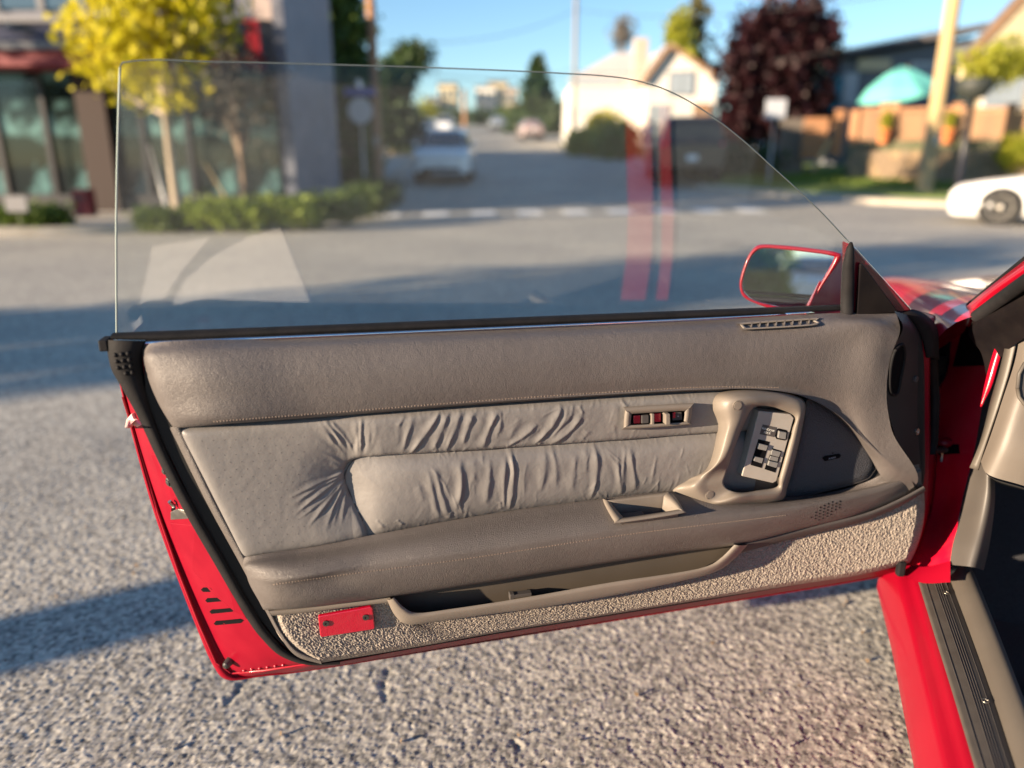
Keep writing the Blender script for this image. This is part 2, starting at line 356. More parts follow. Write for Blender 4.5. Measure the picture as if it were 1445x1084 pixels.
def shrub(label, base, r, n, size, lm, cat='shrub', group=None, name='shrub'):
    e = empty(name, base, label, cat, group); r = np.array(r)
    bl = [((0, 0, r[2] * .55), r * (1, 1, .55)), ((-r[0] * .4, 0, r[2] * .45), r * (.5, .7, .5)), ((r[0] * .45, 0, r[2] * .5), r * (.5, .7, .52))]
    V, Fs = clump(bl, n, 7, size, size * 1.1); MB().add(V, Fs, False).build('foliage', M[lm], e, org=(0, 0, 0))
    mb = MB()
    for k in range(7):
        a = k * .9; mb.tube([(.1 * math.cos(a), .1 * math.sin(a), -.02), (r[0] * .5 * math.cos(a), r[1] * .5 * math.sin(a), r[2] * .6)], [.018, .006], 5)
    mb.build('stems', M['bark'], e, org=(0, 0, 0)); return e
def P(px, Y, py=None, z=None):
    """place at depth Y seen in column px, standing on the ground"""
    p = atY(px, 228 if py is None else py, Y)
    if py is None: p[2] = gzf(Y) if z is None else z
    return p
# yellow tree: crown seen from px 90..350, y<0..190
b_ = P(242, 13.2); b_[2] = .12
tree('yellow spring-leaved street tree with thin pale trunk in front of the shop', b_, 2.1, .075,
     [((-.4, 0, 3.3), (1.05, .9, 1.0)), ((.55, .1, 3.6), (1.0, .9, 1.0)), ((0, 0, 4.6), (1.5, 1.2, 1.2)), ((-.15, -.1, 2.35), (.8, .6, .5)), ((-.95, 0, 2.6), (.4, .4, .6)), ((.9, 0, 4.6), (.9, .8, 1.0))], 560, 9, .12, .17, 'l_yellow', bark='bark_pale', limbs=10)
b_ = P(342, 13.4); b_[2] = .12
tree('thin grey twiggy young tree with dark trunk beside the yellow tree', b_, 1.2, .06,
     [((0, 0, 1.9), (.75, .6, .8)), ((.1, 0, 2.6), (.7, .6, .6)), ((-.2, 0, 2.3), (.7, .6, .6))], 170, 7, .06, .14, 'l_greydk', limbs=12)
# low planting strip along the pavement
for k, (px, Y, r, lm, lb) in enumerate([(22, 12.4, (.75, .4, .36), 'l_green', 'low dark green shrub at the far left kerb'),
        (216, 12.6, (.42, .35, .24), 'l_green', 'smallest green shrub at the foot of the yellow tree'),
        (290, 12.7, (.55, .45, .46), 'l_hedge', 'pale yellow-green shrub right of the yellow tree trunk'),
        (352, 12.8, (.5, .45, .5), 'l_hedge', 'pale yellow-green shrub below the grey twiggy tree'),
        (410, 13.0, (.5, .45, .48), 'l_hedge', 'yellow-green shrub below the shop corner'),
        (462, 13.6, (.6, .5, .5), 'l_green', 'deep green shrub left of the round sign post'),
        (505, 15.2, (.6, .5, .62), 'l_green', 'deep green shrub at the foot of the round sign'),
        (530, 17.5, (.6, .6, .75), 'l_dark', 'dark shrub at the foot of the brown utility pole')]):
    b_ = P(px, Y); b_[2] += .12
    shrub(lb, b_, (r[0], r[1], r[2] * .78), 300, .06, lm, group='shrubs in the planting strip by the shop')
# ivy bank and dark trees on the left of the side street
tree('tall dark ivy-clad tree beside the slate shop wall', P(500, 24.5), 3.0, .2, [((-.1, 0, 4.6), (.8, .8, 2.0)), ((0, 0, 2.4), (.85, .8, 1.6)), ((-.2, 0, 6.6), (.7, .7, 1.4)), ((0, 0, .9), (.85, .8, .9))], 620, 9, .17, .2, 'l_green')
tree('dark bushy tree behind the brown utility pole', P(556, 40), 2.0, .2, [((0, 0, 3.0), (1.1, 1.1, 1.6)), ((-.8, 0, 1.4), (1.0, 1, 1.3)), ((.6, 0, 1.2), (1.0, .8, 1.0))], 300, 8, .25, .3, 'l_dark')
tree('dark round-topped tree with a bare trunk left of the far street', P(578, 52), 3.2, .2, [((.5, 0, 5.4), (1.35, 1.2, .8)), ((-.3, 0, 4.6), (.9, .9, .7)), ((.1, 0, 1.0), (.8, .8, 1.2))], 220, 8, .28, .3, 'l_dark')
# ---------------------------------------------------------------- plain materials of the surroundings
M['slate'] = mat('slate_cladding', (.11, .12, .16), .6, c2=(.15, .16, .20), nscale=2.0)
M['mauve'] = mat('mauve_render', (.38, .31, .29), .8)
M['signred'] = mat('red_panel', (.50, .012, .03), .45)
M['dkmetal'] = mat('dark_metal', (.02, .02, .024), .4)
M['awning'] = mat('awning_navy', (.035, .04, .07), .8)
M['trimgrey'] = mat('grey_trim', (.16, .16, .17), .7)
M['paneteal'] = mat('shop_glass', (.14, .28, .28), .06, spec=.5, c2=(.010, .016, .016), nscale=1.1, split=(.38, .50), coat=.25, coatr=.02)  # teal and dark blotches: sky and tree reflections put into the colour
M['panesky'] = mat('upper_glass', (.05, .07, .08), .03, spec=1.0, coat=1.0, coatr=.01)
M['panelight'] = mat('curtained_glass', (.30, .34, .38), .1, coat=.6)  # even pale blue-grey over the whole pane
M['cream'] = mat('cream_siding', (.62, .52, .34), .8, c2=(.58, .48, .31), nscale=3)
M['offwhite'] = mat('off_white_siding', (.72, .68, .62), .8)
M['bluegrey'] = mat('blue_grey_siding', (.16, .17, .19), .8)
M['roofgrey'] = mat('roof_shingle', (.10, .10, .11), .9, c2=(.15, .14, .14), nscale=5)
M['roofpink'] = mat('weathered_roof', (.60, .54, .50), .9, c2=(.54, .48, .44), nscale=3)
M['brick'] = mat('chimney_brick', (.46, .38, .31), .9)
M['cedar'] = mat('cedar_stain', (.42, .21, .10), .7, c2=(.32, .16, .075), nscale=5, stretch=(1, 1, .3))
M['slatwood'] = mat('weathered_slat', (.33, .19, .10), .85, c2=(.24, .145, .085), nscale=5, stretch=(.2, 1, 1))
M['stone'] = mat('wall_stone', (.40, .28, .16), .95, c2=(.30, .21, .13), nscale=6, bump=[('noise', 18, .8, .03)])
M['stone2'] = mat('wall_stone_dark', (.30, .22, .14), .95, c2=(.22, .16, .11), nscale=6, bump=[('noise', 18, .8, .03)])
M['polewood'] = mat('pole_wood', (.46, .33, .16), .85, c2=(.36, .26, .13), nscale=8, stretch=(1, 1, .1))
M['polebrown'] = mat('brown_pole_wood', (.38, .20, .10), .85, c2=(.28, .15, .08), nscale=8, stretch=(1, 1, .1))
M['teal'] = mat('teal_canvas', (.17, .60, .55), .8, transl=.25)
M['tealdoor'] = mat('teal_door', (.01, .22, .32), .6)
M['terracotta'] = mat('terracotta', (.55, .18, .06), .8)
M['signwhite'] = mat('sign_back', (.44, .46, .50), .5)
M['signblue'] = mat('sign_blue', (.02, .06, .30), .5)
M['galv'] = mat('galvanised', (.42, .42, .42), .5, metal=.4)
M['wpaint'] = mat('car_white', (.78, .77, .74), .3, coat=1.0)
M['spaint'] = mat('car_silver_blue', (.86, .87, .89), .3, coat=1.0)
M['bpaint'] = mat('car_black', (.010, .010, .012), .35, coat=.3)
M['gpaint'] = mat('car_grey', (.16, .19, .24), .3, coat=1.0)
M['rpaint_far'] = mat('car_dull_red', (.30, .22, .22), .35, coat=.6)
M['carglass'] = mat('car_glass', (.012, .016, .02), .03, spec=1.0, coat=1.0, coatr=.01)
M['tyre'] = mat('tyre_rubber', (.018, .018, .018), .85)
M['rim'] = mat('alloy_rim', (.66, .62, .54), .4, metal=.2)
M['rimdark'] = mat('brake_dark', (.05, .045, .04), .6)
M['lens_red'] = mat('red_lens', (.55, .01, .02), .25, coat=1.0)
M['lens_white'] = mat('headlight_lens', (.75, .78, .80), .15, coat=1.0)
M['plate'] = mat('licence_plate', (.72, .73, .75), .5)
M['pot'] = mat('black_planter', (.03, .035, .03), .6)
M['wire'] = mat('cable', (.03, .03, .03), .7)
# ---------------------------------------------------------------- shop on the left
Ys = 16.3; shop = empty('shop_building', (-9, Ys, 0), 'corner shop with red fascia, navy awning and teal storefront glass', 'building')
def X_(px, Y, py=228): return atY(px, py, Y)[0]
def Z_(py, Y): return atY(722, py, Y)[2]
def part(mb, name, m, root, **k): return mb.build(name, m, root, off=root.location, **k)
xr = X_(402, Ys); xl = -19.0
mb = MB(); mb.box(((xl + xr) / 2, Ys + 2.7, 2.5), (xr - xl, 4.6, 4.9)); part(mb, 'wall', M['slate'], shop)
mb = MB(); mb.box((xr + .12, Ys - .1 + 2.1, 2.6), (.22, 4.2, 5.15)); part(mb, 'side_wall', M['slate'], shop)
mb = MB(); mb.box((xr - 8.5, Ys + 10.7, 3.9), (9, 11.2, 7.6)); part(mb, 'rear_block', M['slate'], shop)  # out-of-sight block added to cast shade over the side street
mb = MB(); mb.box((xr - .22, Ys + .15, 4.4), (.42, .2, 1.1)); part(mb, 'corner_panel', M['mauve'], shop)
mb = MB(); zf0, zf1 = Z_(97, Ys - .5), Z_(74, Ys - .5)
mb.box(((xl + X_(388, Ys)) / 2, Ys - .45, (zf0 + zf1) / 2), (X_(388, Ys) - xl, .9, zf1 - zf0)); part(mb, 'fascia', mat('fascia_red', (.16, .006, .012), .6), shop, bevel=.01)
za0, za1 = zf1 + .02, Z_(30, Ys)
mb = MB(); xa = X_(360, Ys); mb.add([(xl, Ys - 1.0, za0), (xa, Ys - 1.0, za0), (xa, Ys + .35, za1), (xl, Ys + .35, za1), (xl, Ys + .35, za0), (xa, Ys + .35, za0)], [(0, 1, 2, 3), (4, 3, 2, 5), (0, 4, 5, 1), (0, 3, 4), (1, 5, 2)], False)
part(mb, 'awning', M['awning'], shop)
mb = MB(); mb.box(((xl + xa) / 2, Ys - 1.02, za0 + .03), (xa - xl, .05, .12)); mb.box(((xl + xa) / 2, Ys + .3, za1 + .06), (xa - xl, .25, .1)); part(mb, 'awning_trim', M['trimgrey'], shop)
mb = MB(); mb.box((X_(80, Ys), Ys - .4, (za0 + za1) / 2 + .1), (.12, .95, .12)); part(mb, 'awning_rib', M['trimgrey'], shop)
mull = [-60, -8, 62, 118, 158, 198, 262, 330, 392]
for k in range(len(mull) - 1):
    xa_, xb_ = X_(mull[k], Ys), X_(mull[k + 1], Ys)
    if mull[k] == 118:
        mb = MB(); mb.box(((xa_ + xb_) / 2, Ys + .18, 1.6), (xb_ - xa_, .3, 3.0)); part(mb, 'pillar', mat('brown_pillar', (.035, .022, .019), .8), shop); continue
    mb = MB(); mb.box(((xa_ + xb_) / 2, Ys + .33, 1.62), (xb_ - xa_ - .1, .02, 2.6)); part(mb, 'window_pane', M['paneteal'], shop)
    mb = MB(); mb.box((xa_, Ys + .3, 1.62), (.10, .1, 2.9)); part(mb, 'mullion', M['dkmetal'], shop)
mb = MB(); mb.box(((xl + xr) / 2, Ys + .28, .28), (xr - xl - .1, .14, .34)); part(mb, 'stall_riser', M['dkmetal'], shop)
for k in range(7):
    xa_, xb_ = X_(-40 + k * 62, Ys), X_(-40 + k * 62 + 54, Ys)
    if xb_ > xr - .4: continue
    mb = MB(); mb.box(((xa_ + xb_) / 2, Ys + .37, 4.5), (xb_ - xa_, .06, .8)); fr = part(mb, 'upper_window', M['panesky'], shop)
    mb = MB(); mb.box((xb_ + .08, Ys + .36, 4.5), (.14, .12, .85)); part(mb, 'window_mullion', M['trimgrey'], shop)
sg = empty('hanging_sign', (X_(375, Ys - .5), Ys - .6, Z_(82, Ys - .5)), 'red vertical sign projecting from the shop corner', 'sign')
MB().box((0, 0, .33), (.26, .07, .66)).build('sign_panel', M['signred'], sg, org=(0, 0, 0), bevel=.01); MB().box((0, .3, .4), (.03, .55, .03)).build('bracket', M['dkmetal'], sg)
sg = empty('small_sign', P(12, 12.0), 'small pale notice board low on the far left', 'sign'); sg.location.z = .13
MB().box((0, 0, .36), (.34, .03, .24)).build('sign_panel', M['trimgrey'], sg, bevel=.005); MB().box((0, .03, .14), (.03, .02, .3)).build('post', M['dkmetal'], sg)
o = empty('parcel_locker', P(110, 14.6), 'low red box standing against the storefront glass', 'box'); o.location.z = .13
MB().box((0, 0, .25), (.3, .3, .5)).build('cabinet', mat('dull_red', (.14, .01, .015), .6), o, bevel=.02); MB().box((0, -.155, .34), (.2, .01, .06)).build('slot', M['dkmetal'], o)
for px, lb in ((212, 'pale grey leaning prop pole by the storefront'), (318, 'yellow leaning stake beside the grey twiggy tree')):
    a = P(px + 18, 13.6) if px == 212 else P(332, 13.1); a[2] = .1; b2_ = a + (np.array((-.2, 0, 1.3)) if px == 212 else np.array((-.55, .1, 1.0)))
    tag(MB().tube([a, b2_], .03 if px == 212 else .022, 8).build('tree_stake', M['galv'] if px == 212 else M['polewood'], org=a), lb, 'stake')
# ---------------------------------------------------------------- signs and poles
def post_sign(px, Y, py_top, kind, label):
    b = P(px, Y); b[2] += .12; e = empty('street_sign', b, label, 'street sign'); zt = Z_(py_top, Y) - b[2]
    MB().tube([(0, 0, 0), (0, 0, zt)], .032, 10).build('post', M['galv'], e, org=(0, 0, 0))
    if kind == 'oct':
        an = np.arange(8) * math.pi / 4 + math.pi / 8; pl = np.stack((.31 * np.cos(an), np.zeros(8), zt - .33 + .31 * np.sin(an)), 1)
        MB().prism(pl - (0, .05, 0), (0, .012, 0)).build('sign_plate', M['signwhite'], e)
        MB().box((0, 0, zt + .1), (.75, .02, .17)).build('name_blade', M['signblue'], e); MB().box((0, 0, zt + .27), (.02, .7, .16)).build('name_blade', M['signwhite'], e)
    else:
        MB().box((0, -.045, zt - .28), (.62, .015, .56)).build('sign_plate', M['signwhite'], e, bevel=.004)
        MB().tube([(0, -.06, zt - .1), (0, -.03, zt - .1)], .012, 6).build('bolt', M['galv'], e)
    return e
post_sign(513, 19.0, 136, 'oct', 'back of an octagonal street sign with a blue name blade on top')
post_sign(1087, 24.0, 140, 'sq', 'white rectangular road sign on a post in front of the plum tree')
def upole(px, Y, pyb, r, m, label, px_top=None, arm=None, h=9.0, light=False):
    b = P(px, Y) if pyb is None else atY(px, pyb, Y)
    e = empty('utility_pole', b, label, 'utility pole')
    MB().tube([(0, 0, -.3), (0, 0, h * .5), (0, 0, h)], [r, r * .92, r * .8], 16).build('pole', m, e, org=(0, 0, 0))
    if arm:
        for z in arm:
            MB().box((0, 0, z), (2.2, .12, .14)).build('crossarm', m, e)
            for x in (-.95, -.4, .4, .95): MB().tube([(x, 0, z + .07), (x, 0, z + .22)], [.05, .03], 8).build('insulator', M['galv'], e)
    MB().box((0, -r - .01, 1.5), (.1, .02, .25)).build('pole_tag', M['galv'], e)
    return e
upole(534, 21.5, None, .13, M['polebrown'], 'brown utility pole at the corner left of the side street')
upole(808, 42, None, .115, mat('grey_pole_wood', (.28, .25, .22), .85), 'grey utility pole with crossarm before the white house', arm=[9.95], h=10.7)
upole(1303, 21.5, 277, .20, M['polewood'], 'thick tan utility pole on the grass verge at right', h=11)
upole(657, 105, None, .3, M['polebrown'], 'distant brown pole at the top of the street', h=4.6)
# power lines
for k, (p0, p1, lb) in enumerate([((540, 60, 26), (812, 14, 42), 'upper overhead cable between the left and middle poles'), ((536, 92, 26), (812, 96, 42), 'lower overhead cable between the left and middle poles'),
                              ((812, 14, 42), (1330, -20, 21.5), 'overhead cable from the middle pole to the right pole'), ((812, 100, 42), (1330, 40, 21.5), 'lower overhead cable from the middle pole to the right pole')]):
    a = atY(*p0); b = atY(*p1); t = np.linspace(0, 1, 16)[:, None]; pts = a + (b - a) * t; pts[:, 2] -= .5 * (4 * t * (1 - t))[:, 0]
    tag(MB().tube(list(pts), .013, 5).build('overhead_cable', M['wire'], org=a), lb, 'cable', 'overhead cables')
# ---------------------------------------------------------------- houses
def pane_window(root, x, Y, z, w_, h_, fm='offwhite'):
    fr = MB().box((x, Y - .03, z), (w_ + .16, .08, h_ + .16)).build('window', M[fm], root, off=root.location, bevel=.01)
    pn = MB().box((x, Y - .08, z), (w_ / 2 - .03, .03, h_)).build('pane', M['panelight'], fr, off=(root.location + fr.location)); pn.location.x -= w_ / 4
    p2 = pn.copy(); COL.objects.link(p2); p2.location.x += w_ / 2
    return fr
def gable_front(name, label, x0, x1, Y, yb, z0, ze, xr_, zr, wm, rm, over=.35):
    root = empty(name, ((x0 + x1) / 2, Y, z0), label, 'house')
    poly = [(x0, Y, z0 - .5), (x1, Y, z0 - .5), (x1, Y, ze), (xr_, Y, zr), (x0, Y, ze)]
    MB().prism(poly, (0, yb - Y, 0)).build('wall', M[wm], root, off=root.location)
    for xa, za, xb, zb in ((x0, ze, xr_, zr), (x1, ze, xr_, zr)):
        d = np.array((xa - xb, 0, za - zb)); d /= np.linalg.norm(d); e_ = np.array((xa, 0, za)) + d * over; n = np.array((-d[2], 0, d[0])); n *= np.sign(n[2])
        a = np.array((xb, Y - over, zb)) + n * .03; b = np.array((e_[0], Y - over, e_[2])) + n * .03
        MB().prism([a, b, b + n * .16, a + n * .16], (0, yb - Y + 2 * over, 0)).build('roof', M[rm], root, off=root.location)
        MB().prism([a + n * .165 - (0, .03, 0), b + n * .165 - (0, .03, 0), b - n * .1 - (0, .03, 0), a - n * .1 - (0, .03, 0)], (0, .026, 0)).build('barge_board', M['slatwood'], root, off=root.location)
    return root
# cream house at right
Yh = 27.5
h1 = gable_front('cream_house', 'cream house with a brown-edged gable behind the cedar fence', X_(1338, Yh), X_(1338, Yh) + 6.6, Yh, 27.75, 1.2, Z_(88, Yh), X_(1338, Yh) + 3.3, Z_(-95, Yh), 'cream', 'roofgrey', over=.06)
for k in range(14):
    z = Z_(150, Yh) + .28 * k
    xo = max(0, (z - Z_(88, Yh)) * .72)
    if xo < 3.0: MB().box((X_(1338, Yh) + 3.3, Yh - .012, z), (6.4 - 2 * xo, .03, .24)).build('siding_board', M['cream'], h1, off=h1.location)
pane_window(h1, X_(1398, Yh), Yh, Z_(122, Yh), 1.3, 1.3)
# blue-grey house behind the umbrella
Yg = 32.0
h2 = empty('blue_grey_house', (X_(1240, Yg), Yg, gzf(Yg)), 'blue-grey house with dark sloping roof and teal door behind the umbrella', 'house')
xa, xb = X_(1165, Yg), X_(1345, Yg)
MB().prism([(xa, Yg, .5), (xb, Yg, .5), (xb, Yg, Z_(52, Yg)), (xa, Yg, Z_(88, Yg))], (0, 8, 0)).build('wall', M['bluegrey'], h2, off=h2.location)
MB().prism([(xa - .4, Yg - .5, Z_(84, Yg)), (xb + .5, Yg - .5, Z_(42, Yg)), (xb + .5, Yg - .5, Z_(32, Yg)), (xa - .4, Yg - .5, Z_(76, Yg))], (0, 9, 0)).build('roof', M['roofgrey'], h2, off=h2.location)
dr = MB().box((X_(1165, Yg - .3), Yg - .1, Z_(138, Yg)), (.62, .12, 1.55)).build('door', M['tealdoor'], h2, off=h2.location); MB().ball((.2, -.1, 0), .04).build('door_knob', M['galv'], dr)
MB().box((X_(1186, Yg), Yg - .06, Z_(128, Yg)), (.55, .08, 1.3)).build('curtain_panel', M['signwhite'], h2, off=h2.location)
MB().box((X_(1215, Yg), Yg - .06, Z_(92, Yg)), (1.3, .1, .45)).build('eave_panel', M['cream'], h2, off=h2.location)
pane_window(h2, X_(1290, Yg), Yg, Z_(110, Yg), 1.2, 1.0)
# white house in the middle
Yw = 48.0
h3 = gable_front('white_house', 'off-white gabled house with a brick chimney behind the black pickup', X_(905, Yw), X_(1003, Yw), Yw, 60, gzf(Yw), Z_(112, Yw), X_(935, Yw), Z_(66, Yw), 'offwhite', 'roofpink')
MB().prism([(X_(806, Yw), Yw + 1.2, 1), (X_(912, Yw), Yw + 1.2, 1), (X_(912, Yw), Yw + 1.2, Z_(116, Yw)), (X_(806, Yw), Yw + 1.2, Z_(116, Yw))], (0, 8, 0)).build('side_wing', M['offwhite'], h3, off=h3.location)
MB().prism([(X_(800, Yw), Yw + .8, Z_(114, Yw)), (X_(914, Yw), Yw + .8, Z_(114, Yw)), (X_(914, Yw), Yw + 5, Z_(76, Yw + 5)), (X_(862, Yw + 5), Yw + 5, Z_(78, Yw + 5))], (0, 0, .12)).build('wing_roof', M['roofpink'], h3, off=h3.location)
MB().box((X_(899, Yw), Yw + .6, Z_(86, Yw)), (.8, .8, 2.6)).build('chimney', M['brick'], h3, off=h3.location, bevel=.03)
pane_window(h3, X_(955, Yw), Yw, Z_(118, Yw), 1.4, 1.2, 'bluegrey'); pane_window(h3, X_(925, Yw), Yw, Z_(160, Yw), 1.2, 1.0)
dr = MB().box((X_(985, Yw), Yw - .05, Z_(172, Yw)), (1.0, .12, 2.1)).build('door', M['slatwood'], h3, off=h3.location)
# far buildings on the hilltop
for k, (px0, px1, yt, Y, wm, lb) in enumerate([(621, 646, 120, 150, 'cream', 'tall narrow cream apartment block far up the street'), (672, 700, 124, 160, 'offwhite', 'far off-white block with a stepped roof'),
                                   (690, 716, 117, 165, 'cream', 'far cream block left of the dark conifer'), (712, 730, 126, 150, 'brick', 'far reddish block beside the dark conifer'), (604, 622, 140, 145, 'bluegrey', 'far low grey block left of the cream apartments')]):
    z0 = gzf(Y); zt = Z_(yt, Y); x0, x1 = X_(px0, Y), X_(px1, Y)
    e = empty('far_building', ((x0 + x1) / 2, Y, z0), lb, 'building', 'blocks at the top of the street')
    MB().box(((x0 + x1) / 2, Y + 4, (z0 + zt) / 2 - 1), (x1 - x0, 8, zt - z0 + 2)).build('wall', M[wm], e, off=e.location)
    MB().box(((x0 + x1) / 2, Y + 4, zt + .2), (x1 - x0 + .4, 8.4, .4)).build('roof', M['roofgrey'], e, off=e.location)
    for i in range(3):
        for j in range(2): MB().box((x0 + (i + .5) * (x1 - x0) / 3, Y - .03, zt - 1.6 - 2.6 * j), ((x1 - x0) / 5, .1, 1.4)).build('window', M['panesky'], e, off=e.location)
# ---------------------------------------------------------------- more trees
def conifer(label, base, h, r, n, lm, size=.3, group=None):
    e = empty('conifer_tree', base, label, 'tree', group)
    MB().tube([(0, 0, -.2), (0, 0, h * .97)], [r * .09 + .05, .02], 8).build('trunk', M['bark'], e, org=(0, 0, 0))
    t = RNG.random(n) ** 1.4; a = RNG.random(n) * 2 * math.pi; rr = r * (1 - t) ** .8 * (.35 + .65 * RNG.random(n) ** .5) * (.8 + .35 * np.sin(t * 38))
    c = np.stack((rr * np.cos(a), rr * np.sin(a), h * (.06 + .93 * t) - rr * .25), 1); p = np.repeat(c, 5, 0) + RNG.normal(size=(n * 5, 3)) * size * .5
    V, Fs = quads(p, size, 1.8); MB().add(V, Fs, False).build('crown', M[lm], e, org=(0, 0, 0)); return e
b_ = P(757, 80); conifer('broad dark conifer beside the far street', b_, Z_(82, 80) - b_[2], 2.9, 1100, 'l_dark', .4)
tree('large plum tree with dark purple leaves right of the pickup', P(1086, 29), 1.6, .22, [((0, 0, 3.3), (1.9, 1.6, 1.8)), ((-.9, 0, 2.2), (1.2, 1.1, 1.2)), ((.9, 0, 2.3), (1.3, 1.2, 1.3)), ((.1, 0, 4.6), (1.9, 1.6, 1.4)), ((1.0, 0, 4.0), (1.2, 1, 1.1)), ((-1.1, 0, 4.0), (1.0, 1, 1.1))], 1500, 9, .2, .2, 'l_plum', limbs=12)
tree('rust-red tree top rising behind the plum tree', P(1085, 40), 5.4, .25, [((0, 0, 9.2), (2.6, 1.8, 1.7)), ((1.4, 0, 8.6), (1.5, 1.2, 1.2))], 500, 8, .24, .3, 'l_rust')
tree('yellow-green tall shrub tree by the white house gable', P(946, 62), 4, .2, [((0, 0, 7.6), (.9, .9, 2.0)), ((.3, 0, 5.5), (1.3, 1.2, 1.6))], 300, 8, .28, .3, 'l_yg')
conifer('tall brown-green conifer behind the white house', P(972, 64), 13.2, 2.3, 420, 'l_conif', .32)
tree('small bare tree left of the brick chimney', P(872, 70), 5, .15, [((0, 0, 8.4), (1.0, 1.0, 1.3))], 90, 7, .2, .3, 'l_grey', limbs=9)
for px, Y, r, lm, lb in ((852, 46.2, (1.3, .7, 2.0), 'l_yellow', 'bright yellow-green bush before the white house wing'), (872, 38, (1.1, .9, 1.5), 'l_hedge', 'yellow flowering bush left of the pickup'),
                     (822, 41, (.9, .9, 1.2), 'l_yg', 'small yellow-green bush at the foot of the grey utility pole'), (1042, 26.5, (1.6, .8, .9), 'l_dark', 'dark low bush under the plum tree'),
                     (1010, 33, (1.2, .9, 1.7), 'l_dark', 'dark tall bush between pickup and plum tree'), (725, 95, (2.6, 1.5, 2.2), 'l_green', 'far green bush left of the dark conifer'), (598, 90, (2.2, 1.5, 2.6), 'l_yg', 'far yellow-green bush at the top left of the street'),
                     (662, 120, (6, 2, 2.2), 'l_dark', 'far dark hedge below the hilltop blocks'), (790, 75, (2.2, 1.5, 2.4), 'l_dark', 'far dark bush right of the conifer')):
    shrub(lb, P(px, Y), r, 340, .16 if Y < 50 else .3, lm)
# grass blades on the near verge
n = 5200; gx = RNG.random(n) * 12 + 6.6; gy = 24.9 - (gx - 6) * .42 + RNG.random(n) * 4.6
c = np.stack((gx, gy, gz(gy) + .2), 1); V, Fs = quads(c, .11, 2.2, up=3.0); tag(MB().add(V, Fs, False).build('grass', M['leafgrass'], org=(10, 22, 0)), kind='stuff')
# ---------------------------------------------------------------- retaining wall, fence, terrace
Yf = 25.6
def fxy(px): Y = Yf - (px - 1130) * .0085; return X_(px, Y), Y
wl = empty('retaining_wall', (fxy(1330)[0], fxy(1330)[1], gzf(24)), 'tan stone retaining wall below the cedar fence', 'wall')
xw0, yw0 = fxy(1195); xw1, yw1 = fxy(1520); nb = 22; zw0 = .45
ang = math.atan2(yw1 - yw0, xw1 - xw0); Lw = math.hypot(xw1 - xw0, yw1 - yw0); bl = Lw / nb; proto = []
for j in range(6):
    for i in range(nb):
        t = (i + .5 + (.5 if j % 2 else 0)) / nb; z = zw0 + .12 + j * .25
        if z + .12 > Z_(203, 25): continue
        if len(proto) < 5:
            o = MB().box((0, 0, 0), (bl - .025, .32, .235), rz=ang).build('stone_block', M['stone'] if len(proto) % 2 else M['stone2'], wl, bevel=.02); proto.append(o)
        else: o = proto[int(RNG.integers(5))].copy(); COL.objects.link(o)
        o.location = Vector((xw0 + (xw1 - xw0) * t, yw0 + (yw1 - yw0) * t + RNG.normal() * .012, z)) - wl.location
mb = MB(); mb.box(((xw0 + xw1) / 2 + .1, (yw0 + yw1) / 2 + .3, .9), (Lw, .4, 1.7), rz=ang); part(mb, 'wall_core', M['earth'], wl)
fe = empty('cedar_fence', (fxy(1330)[0], fxy(1330)[1] + .2, Z_(203, 25)), 'cedar-stained fence of horizontal slats on the retaining wall', 'fence')
posts = [1203, 1243, 1257, 1345, 1421, 1500]
for k, px in enumerate(posts):
    x, y = fxy(px); z0, z1 = Z_(204, y), Z_(148 if k else 158, y)
    mb = MB(); mb.box((x, y + .2, (z0 + z1) / 2), (.24, .2, z1 - z0), rz=ang); mb.box((x, y + .2, z1 + .03), (.3, .26, .06), rz=ang); part(mb, 'post', M['cedar'], fe, bevel=.01)
for k in range(len(posts) - 1):
    if posts[k] == 1243: continue
    (xa, ya), (xb, yb) = fxy(posts[k]), fxy(posts[k + 1]); L = math.hypot(xb - xa, yb - ya) - .26
    for j in range(6):
        z = Z_(194 - j * 6.6, (ya + yb) / 2); mb = MB(); mb.box(((xa + xb) / 2, (ya + yb) / 2 + .2, z), (L, .035, .125), rz=ang); part(mb, 'slat', M['slatwood'], fe)
    for zz, hh in ((Z_(202, ya), .14), (Z_(155, ya), .1)):
        mb = MB(); mb.box(((xa + xb) / 2, (ya + yb) / 2 + .17, zz), (L, .12, hh), rz=ang); part(mb, 'rail', M['cedar'], fe)
ga = empty('wooden_gate', (fxy(1165)[0], fxy(1165)[1], Z_(230, 25.5)), 'upright orange-brown picket gate left of the stone wall', 'gate')
for k, px in enumerate((1134, 1141, 1148, 1155, 1162, 1176, 1183)):
    x, y = fxy(px); z0, z1 = Z_(224 - (k > 4) * 4, y), Z_(166 - (k > 4) * 12, y); mb = MB(); mb.box((x, y + .1, (z0 + z1) / 2), (.155, .035, z1 - z0)); part(mb, 'picket', M['cedar'], ga, bevel=.008)
mb = MB(); mb.box((fxy(1158)[0], fxy(1158)[1] + .15, Z_(210, 25.4)), (1.3, .06, .12)); mb.box((fxy(1158)[0], fxy(1158)[1] + .15, Z_(178, 25.4)), (1.3, .06, .12)); part(mb, 'rail', M['slatwood'], ga)
of = empty('old_fence', (fxy(1105)[0], 26.2, Z_(240, 26)), 'grey weathered board fence under the plum tree', 'fence')
for k in range(9):
    px = 1098 + k * 4.2; x, y = X_(px, 26.2), 26.2; z0, z1 = Z_(246, y), Z_(166 + (k % 3), y); mb = MB(); mb.box((x, y, (z0 + z1) / 2), (.095, .03, z1 - z0)); part(mb, 'board', mat('grey_board', (.14, .12, .10), .9) if k == 0 else bpy.data.materials['grey_board'], of)
a, b = atY(1146, 242, 24.5), atY(1172, 196, 24.8)
